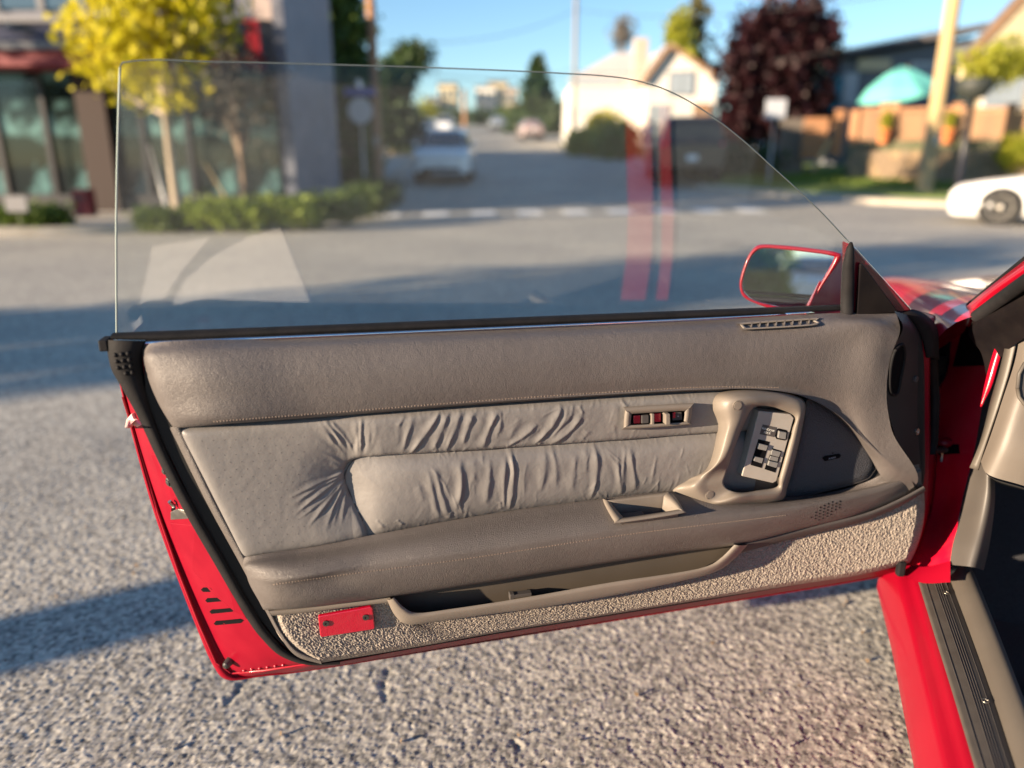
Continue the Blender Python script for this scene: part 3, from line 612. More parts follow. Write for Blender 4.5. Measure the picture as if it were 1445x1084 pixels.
tag(MB().tube([a, b], .06, 8).build('leaning_log', M['polewood'], org=a), 'pale length of timber leaning against the picket gate', 'log')
for px, lb in ((1240, 'terracotta pot with a plant at the left fence bay'), (1329, 'terracotta pot with a plant beside the tan utility pole')):
    x, y = fxy(px); e = empty('potted_plant', (x, y - .12, Z_(203, y)), lb, 'potted plant', 'terracotta pots on the wall top')
    an = np.arange(20) * 2 * math.pi / 20
    MB().grid([np.stack((r * np.cos(an), r * np.sin(an), np.full(20, z)), 1) for r, z in ((.13, 0), (.19, .36), (.22, .37), (.22, .44), (.17, .44), (.16, .38))], closed_u=True).build('pot', M['terracotta'], e, org=(0, 0, 0))
    V, Fs = clump([((0, 0, .66), (.14, .14, .3))], 60, 6, .06, .05); MB().add(V, Fs, False).build('foliage', M['l_yg'], e, org=(0, 0, 0))
x, y = fxy(1420); shrub('bright green shrub hanging over the wall behind the white car', (x, y - .5, Z_(236, y)), (.6, .3, .9), 200, .08, 'l_yg')
# umbrella
Yu = 28.0; e = empty('patio_umbrella', (X_(1262, Yu), Yu, Z_(178, Yu)), 'teal patio umbrella open above the fence', 'umbrella')
zc = Z_(134, Yu) - e.location.z; zt = Z_(93, Yu) - e.location.z; nr = 8; rows = []
for rr, zz in ((.02, zt), (.5, zt - .22 * (zt - zc)), (1.0, zt - .55 * (zt - zc)), (1.47, zc)):
    an = np.arange(48) * 2 * math.pi / 48; sag = 1 - .06 * np.abs(np.sin(an * 4)) * rr / 1.4
    rows.append(np.stack((rr * sag * np.cos(an), rr * sag * np.sin(an), zz - .05 * np.abs(np.sin(an * 4)) * rr), 1))
uc = MB().grid(rows, closed_u=True).build('canopy', M['teal'], e, org=(0, 0, 0), solid=.01); uc.rotation_euler = (R(6), R(-10), 0)
MB().tube([(0, 0, -.8), (0, 0, zt)], .03, 8).build('pole', M['polewood'], e, org=(0, 0, 0))
for k in range(8):
    a = k * math.pi / 4; MB().tube([(0, 0, zt - .1), (1.4 * math.cos(a), 1.4 * math.sin(a), zc + .02)], .01, 5).build('rib', M['polewood'], uc, org=(0, 0, 0))
# planter on a black post
Yp = 19.5; b_ = atY(1352, 262, Yp); e = empty('planter_post', b_, 'black post with a bowl planter of yellow-green foliage on top', 'planter'); zb = Z_(140, Yp) - b_[2]
MB().tube([(0, 0, 0), (0, 0, zb)], [.085, .075], 10).build('post', M['dkmetal'], e, org=(0, 0, 0))
an = np.arange(20) * 2 * math.pi / 20
MB().grid([np.stack((r * np.cos(an), r * np.sin(an), np.full(20, zb + z)), 1) for r, z in ((.05, -.03), (.3, .05), (.4, .25), (.42, .46), (.38, .46))], closed_u=True).build('bowl', M['pot'], e, org=(0, 0, 0))
V, Fs = clump([((.1, 0, zb + .8), (.6, .5, .42)), ((.75, 0, zb + .95), (.5, .4, .5)), ((.5, 0, zb + .6), (.5, .4, .35)), ((1.15, 0, zb + .8), (.4, .3, .35))], 330, 8, .07, .08); MB().add(V, Fs, False).build('foliage', M['l_yg'], e, org=(0, 0, 0))
# ---------------------------------------------------------------- vehicles
def body_loft(st, n=3):
    """st: (x, zb, zbelt, hw, zroof, rhw)"""
    rows = []
    for x, zb, zl, hw, zr, rh in st:
        half = [(hw * .9, zb), (hw, zb + .14), (hw, (zb + zl) / 2 + .05), (hw * .985, zl - .06), (hw * .95, zl), (rh + .03, max(zl, zr - .1)), (rh * .8, zr), (0, zr + .012)]
        pts = [(x, y, z) for y, z in half] + [(x, -y, z) for y, z in half[-2::-1]]
        rows.append(pts)
    return np.stack([crp(np.array(r), 46) for r in rows])
def wheel(root, x, y, r, wd, rimm='rim', spokes=5, side=1):
    an = np.arange(28) * 2 * math.pi / 28
    prof = [(r * .62, -wd / 2), (r * .93, -wd / 2), (r, -wd * .36), (r, wd * .36), (r * .93, wd / 2), (r * .62, wd / 2)]
    G_ = np.stack([np.stack((x + q * np.cos(an), np.full(28, y + s), r + q * np.sin(an)), 1) for q, s in prof])
    ty = MB().grid(G_, closed_u=True).build('tyre', M['tyre'], root, off=(0, 0, 0))
    mb = MB(); yo = y + side * wd * .34
    mb.grid(np.stack([np.stack((x + q * np.cos(an), np.full(28, yo + s * side), r + q * np.sin(an)), 1) for q, s in ((r * .66, .03), (r * .6, .03), (r * .58, -.04))]), closed_u=True)
    for k in range(spokes):
        a = k * 2 * math.pi / spokes + .3; c, s_ = math.cos(a), math.sin(a); tx, tz = -s_, c
        pl = [(x + c * .05 * r - tx * .1 * r, yo + .02 * side, r + s_ * .05 * r - tz * .1 * r), (x + c * .62 * r - tx * .07 * r, yo + .02 * side, r + s_ * .62 * r - tz * .07 * r), (x + c * .62 * r + tx * .07 * r, yo + .02 * side, r + s_ * .62 * r + tz * .07 * r), (x + c * .05 * r + tx * .1 * r, yo + .02 * side, r + s_ * .05 * r + tz * .1 * r)]
        mb.prism(pl, (0, -.04 * side, 0))
    mb.ball((x, yo + .01 * side, r), (.16 * r, .05, .16 * r)); mb.build('rim', M[rimm], ty, off=ty.location)
    MB().tube([(x, yo - .09 * side, r), (x, yo - .07 * side, r)], r * .57, 24).build('brake_disc', M['rimdark'], ty, off=ty.location)
    return ty
def slab(root, name, q, m, t=.012, **k):
    q = np.asarray(q, float); n = np.cross(q[1] - q[0], q[2] - q[0]); n /= np.linalg.norm(n); return MB().prism(q, n * t).build(name, m, root, off=(0, 0, 0), **k)
def vehicle(name, label, cat, paint, kind, group=None):
    e = empty(name, (0, 0, 0), label, cat, group)
    if kind == 'suv':
        st = [(2.24, .38, .72, .60, .78, .5), (2.18, .26, .84, .82, .88, .6), (1.95, .22, .95, .90, .98, .7), (1.2, .22, 1.02, .92, 1.06, .74), (.95, .22, 1.03, .92, 1.12, .72), (.25, .22, 1.04, .92, 1.60, .62), (-.6, .22, 1.05, .92, 1.68, .64), (-1.7, .22, 1.06, .92, 1.62, .62), (-2.15, .26, 1.06, .88, 1.2, .66), (-2.26, .40, .9, .8, .95, .6)]
        wx, r, hw = (1.38, -1.32), .35, .92
        ws = [(1.02, -.66, 1.14), (1.02, .66, 1.14), (.32, .56, 1.56), (.32, -.56, 1.56)]
    elif kind == 'sport':
        st = [(2.2, .30, .48, .6, .52, .4), (2.12, .18, .60, .80, .66, .55), (1.8, .15, .70, .89, .76, .62), (1.3, .15, .80, .90, .84, .64), (.75, .15, .86, .90, .92, .64), (.0, .15, .90, .90, 1.26, .56), (-.6, .15, .92, .91, 1.29, .55), (-1.4, .15, .95, .93, 1.10, .58), (-2.0, .20, .92, .90, .96, .66), (-2.2, .34, .80, .8, .84, .6)]
        wx, r, hw = (1.32, -1.25), .325, .905
        ws = [(.70, -.6, .95), (.70, .6, .95), (.06, .5, 1.24), (.06, -.5, 1.24)]
    elif kind == 'sedan':
        st = [(2.3, .34, .62, .6, .66, .45), (2.22, .22, .72, .80, .76, .58), (1.9, .2, .80, .87, .84, .66), (1.1, .2, .90, .88, .95, .66), (.3, .2, .94, .88, 1.40, .56), (-.6, .2, .95, .88, 1.46, .56), (-1.3, .2, .96, .88, 1.28, .58), (-1.7, .2, .97, .88, 1.04, .64), (-2.2, .24, .92, .82, .98, .6), (-2.3, .38, .8, .7, .84, .5)]
        wx, r, hw = (1.35, -1.35), .32, .88
        ws = [(1.02, -.62, .98), (1.02, .62, .98), (.36, .5, 1.37), (.36, -.5, 1.37)]
    else:      # pickup with canopy
        st = [(2.5, .45, .8, .7, .9, .5), (2.42, .32, .98, .88, 1.04, .66), (1.5, .3, 1.08, .93, 1.14, .74), (1.2, .3, 1.1, .93, 1.18, .74), (.55, .3, 1.12, .93, 1.72, .66), (-.6, .3, 1.12, .94, 1.80, .68), (-1.6, .3, 1.12, .94, 1.80, .70), (-2.36, .32, 1.12, .94, 1.66, .70), (-2.44, .34, 1.08, .93, 1.14, .78), (-2.5, .42, .98, .9, 1.0, .7)]
        wx, r, hw = (1.5, -1.45), .38, .94
        ws = [(1.22, -.66, 1.22), (1.22, .66, 1.22), (.6, .56, 1.68), (.6, -.56, 1.68)]
    G_ = body_loft(st); xs_ = G_[:, 0, 0]; Gs = np.stack([cr(G_[:, i], 56) for i in range(G_.shape[1])], 1)
    mb = MB().grid(Gs); nb_ = G_.shape[1]
    for g in (Gs[0], Gs[-1]): mb.add(g, [tuple(range(nb_))])
    mb.build('body', M[paint], e, off=(0, 0, 0), org=(0, 0, 0))
    slab(e, 'windscreen', np.array(ws) + (.02, 0, .012), M['carglass'])
    zs = ws[0][2]; x_r = -1.9 if kind in ('suv', 'pickup') else -1.1
    for s in (-1, 1):
        y0, y1 = hw * .93, abs(ws[2][1]) + .1; zt = ws[2][2] - .06
        for xa, xb in ((ws[2][0] + .25, -.42), (-.48, x_r)):
            slab(e, 'side_window', [(xa + (.3 if xa > 0 else 0), s * y0, zs - .03), (xa, s * (y1 + .03), zt), (xb, s * (y1 + .03), zt), (xb - .1, s * y0, zs - .03)], M['carglass'], t=.03 * s)
        for x in wx:
            MB().tube([(x, s * (hw - .22), r), (x, s * (hw + .004), r)], r * 1.13, 28).build('wheel_arch', M['tyre'], e)
            wheel(e, x, s * (hw - .09), r, .21, side=s, spokes=5)
        mr = MB().ball((ws[0][0] - .35, s * (hw + .07), zs + .06), (.06, .1, .075)).build('wing_mirror', M[paint], e)
    xf = st[1][0]
    zl = st[1][2]; hwf = st[1][3]
    for s in (-1, 1):
        MB().ball((xf - .03, s * hwf * .74, zl - .08), (.10, .17, .075)).build('headlight', M['lens_white'], e)
        MB().ball((st[-2][0] + .02, s * st[-2][3] * .86, st[-2][2] - .12), (.07, .09, .15)).build('tail_light', M['lens_red'], e)
    MB().box((xf + .02, 0, zl - .12), (.06, .8, .11)).build('grille', M['tyre'], e, bevel=.02); MB().box((xf + .05, 0, .36), (.06, 1.2, .13)).build('lower_grille', M['tyre'], e, bevel=.03)
    MB().box((xf + .075, 0, .5), (.02, .3, .15)).build('number_plate', M['plate'], e); MB().box((st[-1][0] - .03, 0, .72 if kind != 'pickup' else .68), (.02, .32, .16)).build('number_plate', M['plate'], e)
    if kind in ('suv', 'pickup'):
        q = st[-2] if kind == 'suv' else st[-3]; xb = q[0] - .02
        slab(e, 'rear_window', [(xb - .03, -.6, 1.18), (xb - .03, .6, 1.18), (xb + .14, .54, 1.54), (xb + .14, -.54, 1.54)], M['carglass'], t=-.02)
    else: slab(e, 'rear_window', [(-1.62, -.52, 1.06), (-1.62, .52, 1.06), (-1.02, .46, 1.36), (-1.02, -.46, 1.36)] if kind == 'sedan' else [(-1.62, -.5, 1.06), (-1.62, .5, 1.06), (-.9, .44, 1.25), (-.9, -.44, 1.25)], M['carglass'], t=-.02)
    return e
def place(e, p, rz): e.location = p; e.rotation_euler = (0, 0, rz); return e
suv = vehicle('parked_suv', 'silver-white SUV facing the camera at the left of the side street', 'car', 'spaint', 'suv'); place(suv, P(630, 26.9), R(-90))
pk = vehicle('pickup_truck', 'black pickup seen from behind, parked under the plum tree', 'truck', 'bpaint', 'pickup'); place(pk, P(962, 26.5), R(84)); pk.scale = (1.1, 1.1, 1.1)
spc = vehicle('sports_car', 'low white sports car parked at the right edge of the road', 'car', 'wpaint', 'sport'); 
pw = atz(1384, 318, 0.0); hd_ = R(146); place(spc, (pw[0] + .30 - (1.32 * math.cos(hd_) - .86 * math.sin(hd_)), pw[1] - (1.32 * math.sin(hd_) + .86 * math.cos(hd_)), 0.0), hd_)
gcars = 'cars parked up the side street'
c1 = vehicle('parked_car', 'small dark grey car with red tail lights far up the street', 'car', 'gpaint', 'sedan', gcars); place(c1, P(702, 88), R(92))
c2 = vehicle('parked_car', 'dull pinkish-grey parked car in front of the dark conifer', 'car', 'rpaint_far', 'sedan', gcars); place(c2, P(748, 62), R(95)); 
c3 = copy_tree(suv); place(c3, P(600, 52), R(-90)); setlabel(c3, 'pale parked car on the left far behind the silver SUV'); c3['group'] = gcars
c4 = copy_tree(suv); place(c4, P(628, 74), R(-90)); setlabel(c4, 'farthest pale car near the top of the street'); c4['group'] = gcars
c5 = vehicle('parked_car', 'grey parked car at the left kerb just behind the silver SUV', 'car', 'gpaint', 'sedan', gcars); place(c5, P(592, 42), R(-90))
# ---------------------------------------------------------------- what stands behind and beside the photographer (seen in the mirror and glass, casts the road's shade)
for x, y, h, r, lb in ((-13, .0, 3.2, .8, 'leafy street tree left of the photographer, out of the picture'), (-22, -5.4, 4.2, .7, 'second leafy street tree farther left, out of the picture'), (-19.5, 8.6, 5.6, 1.0, 'tall street tree by the shop forecourt, out of the picture')):  # third tree is added, unseen, to shade the fascia
    tree(lb, (x, y, 0), 2.0, .14, [((0, 0, h), (1.7 * r, 1.7 * r, 1.2 * r)), ((.9 * r, .6 * r, h - .6), (1.1 * r, 1.1 * r, .8 * r)), ((-.8 * r, -.5 * r, h + .8), (1.2 * r, 1.2 * r, .9 * r))], 170, 8, .16, .3, 'l_green', group='street trees beside the photographer')
for x, y, r, lb in ((-5.3, -9.7, (.8, .6, 1.9), 'tall yellow-green hedge shrub in the wing mirror'), (-4.2, -9.9, (.55, .5, 1.7), 'slimmer hedge shrub next to it in the wing mirror'), (-7.0, -10.2, (1.0, .7, 2.1), 'broad hedge shrub behind the photographer')):
    shrub(lb, (x, y, 0), r, 420, .12, 'l_hedge', group='hedge shrubs behind the photographer')
c6 = vehicle('parked_car', 'white SUV standing far behind the photographer, seen in the wing mirror', 'car', 'wpaint', 'suv'); place(c6, (-6.9, -21.5, 0), R(80))
pole_p = atz(130, 882, 0.0) - np.array((.885, .466, 0)) * 7.5
e = empty('utility_pole', pole_p, 'slim dark lamp pole left of the photographer, out of the picture', 'utility pole')
MB().tube([(0, 0, -.2), (0, 0, 6.5)], [.15, .12], 14).build('pole', M['galv'], e, org=(0, 0, 0)); MB().tube([(0, 0, 6.4), (.8, 0, 6.6)], .04, 8).build('lamp_arm', M['galv'], e); MB().box((1.0, 0, 6.58), (.5, .18, .1)).build('lamp_head', M['galv'], e, bevel=.03)

# loose grit and fallen specks on the road near the car
n = 260; gx = RNG.random(n) * 3.3 - 1.9; gy = .95 + RNG.random(n) * 2.0
V, Fs = quads(np.stack((gx, gy, np.full(n, .011)), 1), .008, 1.3); tag(MB().add(V, Fs, False).build('grit', mat('leaf_litter', (.16, .10, .05), .9, c2=(.05, .045, .04), nscale=40), org=(0, 0, 0)), kind='stuff')
# ================================================================ THE RED CAR
from mathutils.bvhtree import BVHTree
DA = R(78.0); Av = np.array((math.sin(DA), math.cos(DA), 0)); Bv = np.array((math.cos(DA), -math.sin(DA), 0))
D0 = ray(160, 478) * 1.03 + CAMP
def D(px, py, b=0.0): return hit(px, py, D0 + Bv * b, Bv)
def DL(pts, b=None): return [D(p[0], p[1], p[2] if b is None else b) for p in pts]
HG = D(1310, 640, -.03)
CH = R(20.0); Fd = np.array((math.sin(CH), math.cos(CH), 0)); Rd = np.array((math.cos(CH), -math.sin(CH), 0))
def CW(r, f, z): return np.array((HG[0], HG[1], 0)) + Rd * r + Fd * f + np.array((0, 0, z))
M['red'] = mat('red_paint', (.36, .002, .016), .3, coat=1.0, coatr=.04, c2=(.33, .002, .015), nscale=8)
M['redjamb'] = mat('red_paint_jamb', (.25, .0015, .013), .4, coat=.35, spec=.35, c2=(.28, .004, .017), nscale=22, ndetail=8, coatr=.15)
GR = [('edge', 420, .55, .0012), ('noise', 120, .25, .002)]
M['vinyl'] = mat('pad_vinyl', (.084, .074, .072), .42, c2=(.108, .096, .092), nscale=6, bump=[('edge', 380, .32, .0012), ('noise', 90, .25, .003)], rough2=.6, spec=.42)
M['vinyl2'] = mat('armrest_vinyl', (.084, .074, .070), .41, c2=(.106, .094, .089), nscale=6, bump=[('edge', 380, .45, .0011), ('noise', 70, .22, .003)], rough2=.6, spec=.42)
M['leather'] = mat('grey_leather', (.152, .144, .140), .40, c2=(.176, .167, .162), nscale=9, bump=[('noise', 700, .22, .0006), ('noise', 60, .25, .004)], rough2=.58, spec=.4)
M['plastic'] = mat('taupe_plastic', (.158, .136, .115), .40, c2=(.178, .154, .130), nscale=20, bump=[('noise', 900, .28, .0005)], rough2=.52, spec=.4)
M['plasticdk'] = mat('dark_plastic', (.050, .046, .046), .62, spec=.3, c2=(.062, .056, .055), nscale=12, bump=[('noise', 700, .25, .0005)])
M['pocketin'] = mat('pocket_vinyl', (.060, .049, .038), .6, c2=(.068, .056, .044), nscale=16)
M['black'] = mat('black_rubber', (.008, .008, .009), .7, spec=.14, c2=(.013, .012, .013), nscale=30, bump=[('noise', 160, .2, .002)])
M['blackgl'] = mat('black_gloss', (.007, .006, .007), .4, spec=.12, c2=(.012, .010, .010), nscale=20, coat=.05)
M['chrome'] = mat('bright_trim', (.80, .82, .86), .16, metal=1.0)
M['steel'] = mat('zinc_steel', (.55, .52, .46), .35, metal=1.0, c2=(.40, .36, .30), nscale=60)
M['screw'] = mat('dark_screw', (.09, .085, .08), .45, metal=.8)
M['key'] = mat('switch_key', (.15, .148, .145), .4, c2=(.18, .177, .172), nscale=30)
M['well'] = mat('switch_well', (.005, .005, .006), .9, spec=.05)
M['ink'] = mat('print_white', (.55, .55, .53), .6)
M['inkdim'] = mat('print_grey', (.25, .26, .30), .6)
M['lens'] = mat('reflector_red', (.38, .002, .02), .16, coat=1.0, bump=[('voro', 500, .25, .0008)])
M['carpet'] = mat('door_carpet', (.205, .176, .15), .95, c2=(.325, .285, .245), nscale=420, ndetail=2, bump=[('noise', 700, .45, .0012)], spec=.1, split=(.38, .62))
M['floorcar'] = mat('floor_carpet', (.018, .019, .023), .95, c2=(.035, .036, .042), nscale=300, bump=[('noise', 400, .8, .002)])
M['grille'] = mat('speaker_mesh', (.046, .048, .058), .55, bump=[('voro', 520, .9, .0015)])
M['mirror'] = mat('mirror_silver', (.85, .87, .88), .01, metal=1.0)
M['seal'] = mat('gap_shadow_cloth', (.006, .006, .006), .9)  # near-black sheet colour, the shade of the gaps put into it
M['smear'] = mat('white_clip', (.62, .45, .40), .6)
M['thread'] = mat('stitch_thread', (.20, .155, .125), .8)
M['scuff'] = mat('scuff_plastic', (.068, .060, .053), .5, c2=(.085, .076, .067), nscale=26, bump=[('noise', 800, .25, .0005)])
M['trimtan'] = mat('sill_trim_plastic', (.085, .074, .063), .5, c2=(.10, .088, .075), nscale=9, bump=[('noise', 900, .3, .0005)])
M['glass'] = glassmat('door_glass', (.98, .99, .985), .058, dust=.004)
M['glassedge'] = mat('glass_edge', (.30, .36, .34), .25)
M['wglass'] = glassmat('windscreen_glass', (.75, .88, .84), .05)
car = empty('red_car', (HG[0], HG[1], 0), 'red coupe with its driver door wide open, seen from the driver side', 'car')
CO = np.array(car.location)
# ---- door shell: one closed skin, hem, shut face and inner face
hem = [(160,492),(167,535),(190,628),(216,720),(246,805),(275,880),(300,938),(322,960),(370,955),(450,945),(700,904),(1000,855),(1235,816),(1288,800),(1318,700),(1322,560),(1318,470),(1290,440),(1000,450),(600,467),(300,482),(190,489)]
inn = [(178,490),(190,540),(225,640),(262,715),(302,790),(345,860),(385,910),(412,930),(430,936),(470,936),(700,894),(1000,846),(1235,806),(1283,793),(1308,700),(1310,560),(1308,475),(1285,442),(1000,453),(600,470),(320,485),(205,489)]
rows = []
for f_, b_ in ((0, -.128), (0, -.097), (.03, -.089), (.10, -.087), (.15, -.094), (.21, -.092), (.26, -.078), (.5, -.05), (.8, -.02), (1, -.004)):
    ring = []
    for h_, i_ in zip(hem, inn):
        wside = 1.0
        p = D(h_[0], h_[1], max(b_, -.097)) * (1 - f_) + D(i_[0], i_[1], b_) * f_
        # keep true offset from the door plane
        p = p + Bv * (b_ - np.dot(p - D0, Bv)); ring.append(p)
    rows.append(ring)
Gd = np.stack([crp(np.array(r), 240, True) for r in rows])
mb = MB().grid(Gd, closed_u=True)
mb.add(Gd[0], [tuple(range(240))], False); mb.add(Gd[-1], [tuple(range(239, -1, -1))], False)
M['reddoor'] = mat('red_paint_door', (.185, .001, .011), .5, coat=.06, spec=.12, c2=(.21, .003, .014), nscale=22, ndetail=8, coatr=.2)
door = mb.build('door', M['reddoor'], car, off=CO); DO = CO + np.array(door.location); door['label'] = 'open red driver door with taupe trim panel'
def part_d(mb, name, m, **k): return mb.build(name, m, door, off=DO, **k)
def bvh_of(o, off):
    me = o.data; V = [Vector(np.array(v.co) + off + np.array(o.location)) for v in me.vertices]
    return BVHTree.FromPolygons(V, [tuple(p.vertices) for p in me.polygons])
def on(tree_, px, py, lift=0.0):
    d = Vector(ray(px, py)).normalized(); h_ = tree_.ray_cast(Vector(CAMP), d)
    if h_[0] is None: return D(px, py, .03), Bv
    n = np.array(h_[1]); n = n if np.dot(n, np.array(d)) < 0 else -n
    return np.array(h_[0]) + n * lift, n
def frame(n):
    u = np.cross((0, 0, 1.0), n); u /= np.linalg.norm(u) + 1e-9; return u, np.cross(n, u)
def disc(mb, c, n, r, h, k=20, ring=None):
    u, v = frame(n); an = np.arange(k) * 2 * math.pi / k
    prof = ring or [(r, -.002), (r, h * .7), (r * .85, h), (0.0001, h)]
    return mb.grid([np.array([c + u * q * math.cos(a) + v * q * math.sin(a) + n * z for a in an]) for q, z in prof], closed_u=True, smooth=False)
def patch(tree_, pts, m, name, h=.002, lift=.0, smooth=False, **k):
    """a thin solid plate lying on a surface, outline in photo columns/rows"""
    cs = [on(tree_, *p) for p in pts]; n = sum(c[1] for c in cs); n /= np.linalg.norm(n)
    P_ = np.array([c[0] for c in cs]) + n * lift
    return part_d(MB().prism(P_, n * h, smooth), name, m, **k)
# ---- dark backing behind the trim
bk = [(202,490),(206,560),(228,620),(276,718),(325,806),(358,862),(386,898),(416,926),(455,934),(700,890),(1000,843),(1240,802),(1280,790),(1302,700),(1303,500),(1280,448),(700,470)]
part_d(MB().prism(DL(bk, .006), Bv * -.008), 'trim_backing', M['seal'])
# ---- upper pad
E0 = [(1262,439),(1274,462),(1262,490),(1252,530),(1252,570),(1262,612),(1279,658),(1291,689)]
prow = [
 [(202,487,.0),(206,486,.004),(400,478,.004),(700,466,.004),(1000,452,.004),(1150,443,.004),(1262,439,-.004)],
 [(200,489,.0),(208,488,.008),(400,481,.010),(700,469,.010),(1000,455,.010),(1150,446,.010),(1266,446,.02)],
 [(201,500,.0),(212,500,.030),(240,498,.036),(400,492,.037),(700,480,.037),(1000,466,.036),(1150,458,.038),(1235,456,.048),(1270,466,.046)],
 [(206,530,.0),(220,530,.038),(250,528,.050),(420,522,.053),(700,508,.053),(950,496,.052),(1120,490,.050),(1200,492,.050),(1235,498,.058),(1256,508,.054)],
 [(222,570,.0),(236,570,.040),(262,566,.053),(440,556,.057),(700,540,.057),(950,526,.056),(1100,524,.051),(1180,536,.048),(1225,550,.056),(1251,558,.056)],
 [(238,596,.0),(248,596,.036),(268,594,.050),(460,579,.053),(700,562,.053),(900,549,.052),(1010,544,.050),(1100,545,.045),(1150,556,.041),(1200,588,.041),(1232,616,.050),(1257,602,.056)],
 [(243,604,.0),(252,603,.030),(270,601,.042),(470,586,.045),(700,568,.045),(900,555,.044),(1010,550,.042),(1100,551,.036),(1145,562,.033),(1195,598,.033),(1232,642,.038),(1258,672,.047),(1290,687,.048)],
 [(243,606,.0),(252,605,.020),(270,603,.026),(470,588,.026),(700,570,.026),(900,557,.026),(1010,552,.024),(1100,552,.016),(1140,561,.012),(1190,597,.014),(1227,644,.022),(1246,675,.036),(1280,694,.036)]]
Gp = np.stack([cr(np.array(DL(r)), 200) for r in prow]); Gp = np.stack([cr(Gp[:, i], 64) for i in range(200)], 1)
pad = part_d(MB().grid(Gp), 'upper_pad', M['vinyl']); pad_t = bvh_of(pad, DO)
# ---- end cap facing the hinge, its shade put into the near-black colour
E1 = [(1286,446),(1299,470),(1305,505),(1307,550),(1307,600),(1307,640),(1306,668),(1303,686)]
ecr = []
for t in np.linspace(0, 1, 7): ecr.append([D(a[0] * (1 - t) + c[0] * t, a[1] * (1 - t) + c[1] * t, .054 - .060 * t ** .9) for a, c in zip(E0, E1)])
M['capblack'] = mat('end_cap_plastic', (.020, .020, .023), .6, spec=.2, c2=(.026, .026, .029), nscale=12)
endc = part_d(MB().grid(loft(ecr, 60, None)), 'end_cap', M['capblack']); end_t = bvh_of(endc, DO)
disc_ = MB(); c, n = on(end_t, 1291, 535); disc(disc_, c, n, .006, .004); part_d(disc_, 'plug', M['plasticdk'])
disc_ = MB(); c, n = on(end_t, 1293, 609); disc(disc_, c, n, .005, .002, ring=[(.006, -.001), (.006, .003), (.0035, .003), (.0025, -.001), (.0001, -.001)]); part_d(disc_, 'screw', M['steel'])
q = [(1262,494),(1272,486),(1275,500),(1270,530),(1264,556),(1256,555),(1254,530)]
rp_ = [on(end_t, *p)[0] + on(end_t, 1268, 520)[1] * .002 for p in q]; part_d(MB().tube(list(cr(rp_, 40, True)) + [cr(rp_, 40, True)[0]], .0028, 6), 'slot_rim', M['black']); patch(end_t, q, M['well'], 'cable_slot', h=.0015)
# ---- left border of the trim
b0 = [(238,603),(292,712),(343,805),(376,866),(394,898),(420,928),(454,938)]; b1 = [(256,602),(306,708),(349,790),(382,862),(398,892),(418,916),(452,931)]
part_d(MB().grid(np.stack([cr(np.array(DL([(a[0] * (1 - t) + c[0] * t, a[1] * (1 - t) + c[1] * t, bb) for a, c in zip(b0, b1)])), 80) for t, bb in ((0, -.002), (.12, .016), (.45, .027), (.85, .029), (1, .022))])), 'trim_border', M['vinyl2'])
# ---- leather: gathered panel and cushion as one relief, cut along the seam
topr = [(250,606),(300,601),(470,587),(700,569),(900,556),(1010,551),(1062,552)]
botr = [(343,790),(430,776),(520,760),(700,728),(850,708),(950,697),(1062,700)]
NU, NV = 640, 215
Tl = cr(np.array(DL(topr, .028)), NU); Bl = cr(np.array(DL(botr, .028)), NU)
tv = np.linspace(0, 1, NV)[:, None, None]; Gl = Tl[None] * (1 - tv) + Bl[None] * tv
la = (Gl - D0) @ Av; lz = Gl[..., 2]
def LZ(px, py): p = D(px, py, .032); return (np.dot(p - D0, Av), p[2])
def seg_d(pts):
    global SG; pts = np.array(pts); best = np.full(la.shape, 9.0); bt = np.zeros(la.shape); SG = np.ones(la.shape); n_ = len(pts) - 1
    for i in range(n_):
        a, b = pts[i], pts[i + 1]; ab = b - a; L2 = ab @ ab + 1e-12
        t = np.clip(((la - a[0]) * ab[0] + (lz - a[1]) * ab[1]) / L2, 0, 1)
        d = np.hypot(la - a[0] - t * ab[0], lz - a[1] - t * ab[1]); m_ = d < best
        cs_ = (la - a[0]) * ab[1] - (lz - a[1]) * ab[0]; cs_ = cs_ * (1 if ab[1] < 0 else -1); best = np.where(m_, d, best); SG = np.where(m_, np.where(cs_ < 0, 1.0, -1.0), SG); bt = np.where(m_, (i + t) / n_, bt)
    return best, bt
seam_px = [(520,762),(518,751),(506,727),(494,702),(487,684),(486,673),(490,662),(502,652),(522,647),(600,641),(720,633),(850,624),(1010,612),(1075,608)]
seam = cr(np.array([(*LZ(*p), 0) for p in seam_px]), 70)[:, :2]; ds, _ = seg_d(seam)
poly = np.vstack((seam, [LZ(1085, 720), LZ(520, 790)]))
ins = np.zeros(la.shape, bool); j = len(poly) - 1
for i in range(len(poly)):
    xi, yi = poly[i]; xj, yj = poly[j]; cnd = ((yi > lz) != (yj > lz)) & (la < (xj - xi) * (lz - yi) / (yj - yi + 1e-12) + xi); ins ^= cnd; j = i
vv = np.broadcast_to(np.linspace(0, 1, NV)[:, None], la.shape); Hh = np.linalg.norm(Tl - Bl, axis=1)[None, :]
dtop, dbot = vv * Hh, (1 - vv) * Hh; dl_ = np.broadcast_to(np.linalg.norm(Tl - Tl[0], axis=1)[None, :], la.shape)
tuck = (1 - np.exp(-dtop / .004)) * (1 - np.exp(-dbot / .006)) * (1 - np.exp(-dl_ / .006))
dle = np.hypot(la - LZ(487, 685)[0], lz - LZ(487, 685)[1]); wl__ = .012 + .022 * np.exp(-(dle / .06) ** 2)
h_out = .004 * np.clip((LZ(300, 700)[0] - la) / -.12, -1, 1) * 0 - .0175 * np.exp(-(dle / .085) ** 2) * np.clip((LZ(540, 680)[0] - la) / .05, 0, 1) + .0085 * (1 - np.exp(-(ds / .0035))) + .006 * np.exp(-((ds - .05) / .05) ** 2) * (1 - np.exp(-ds / .02))
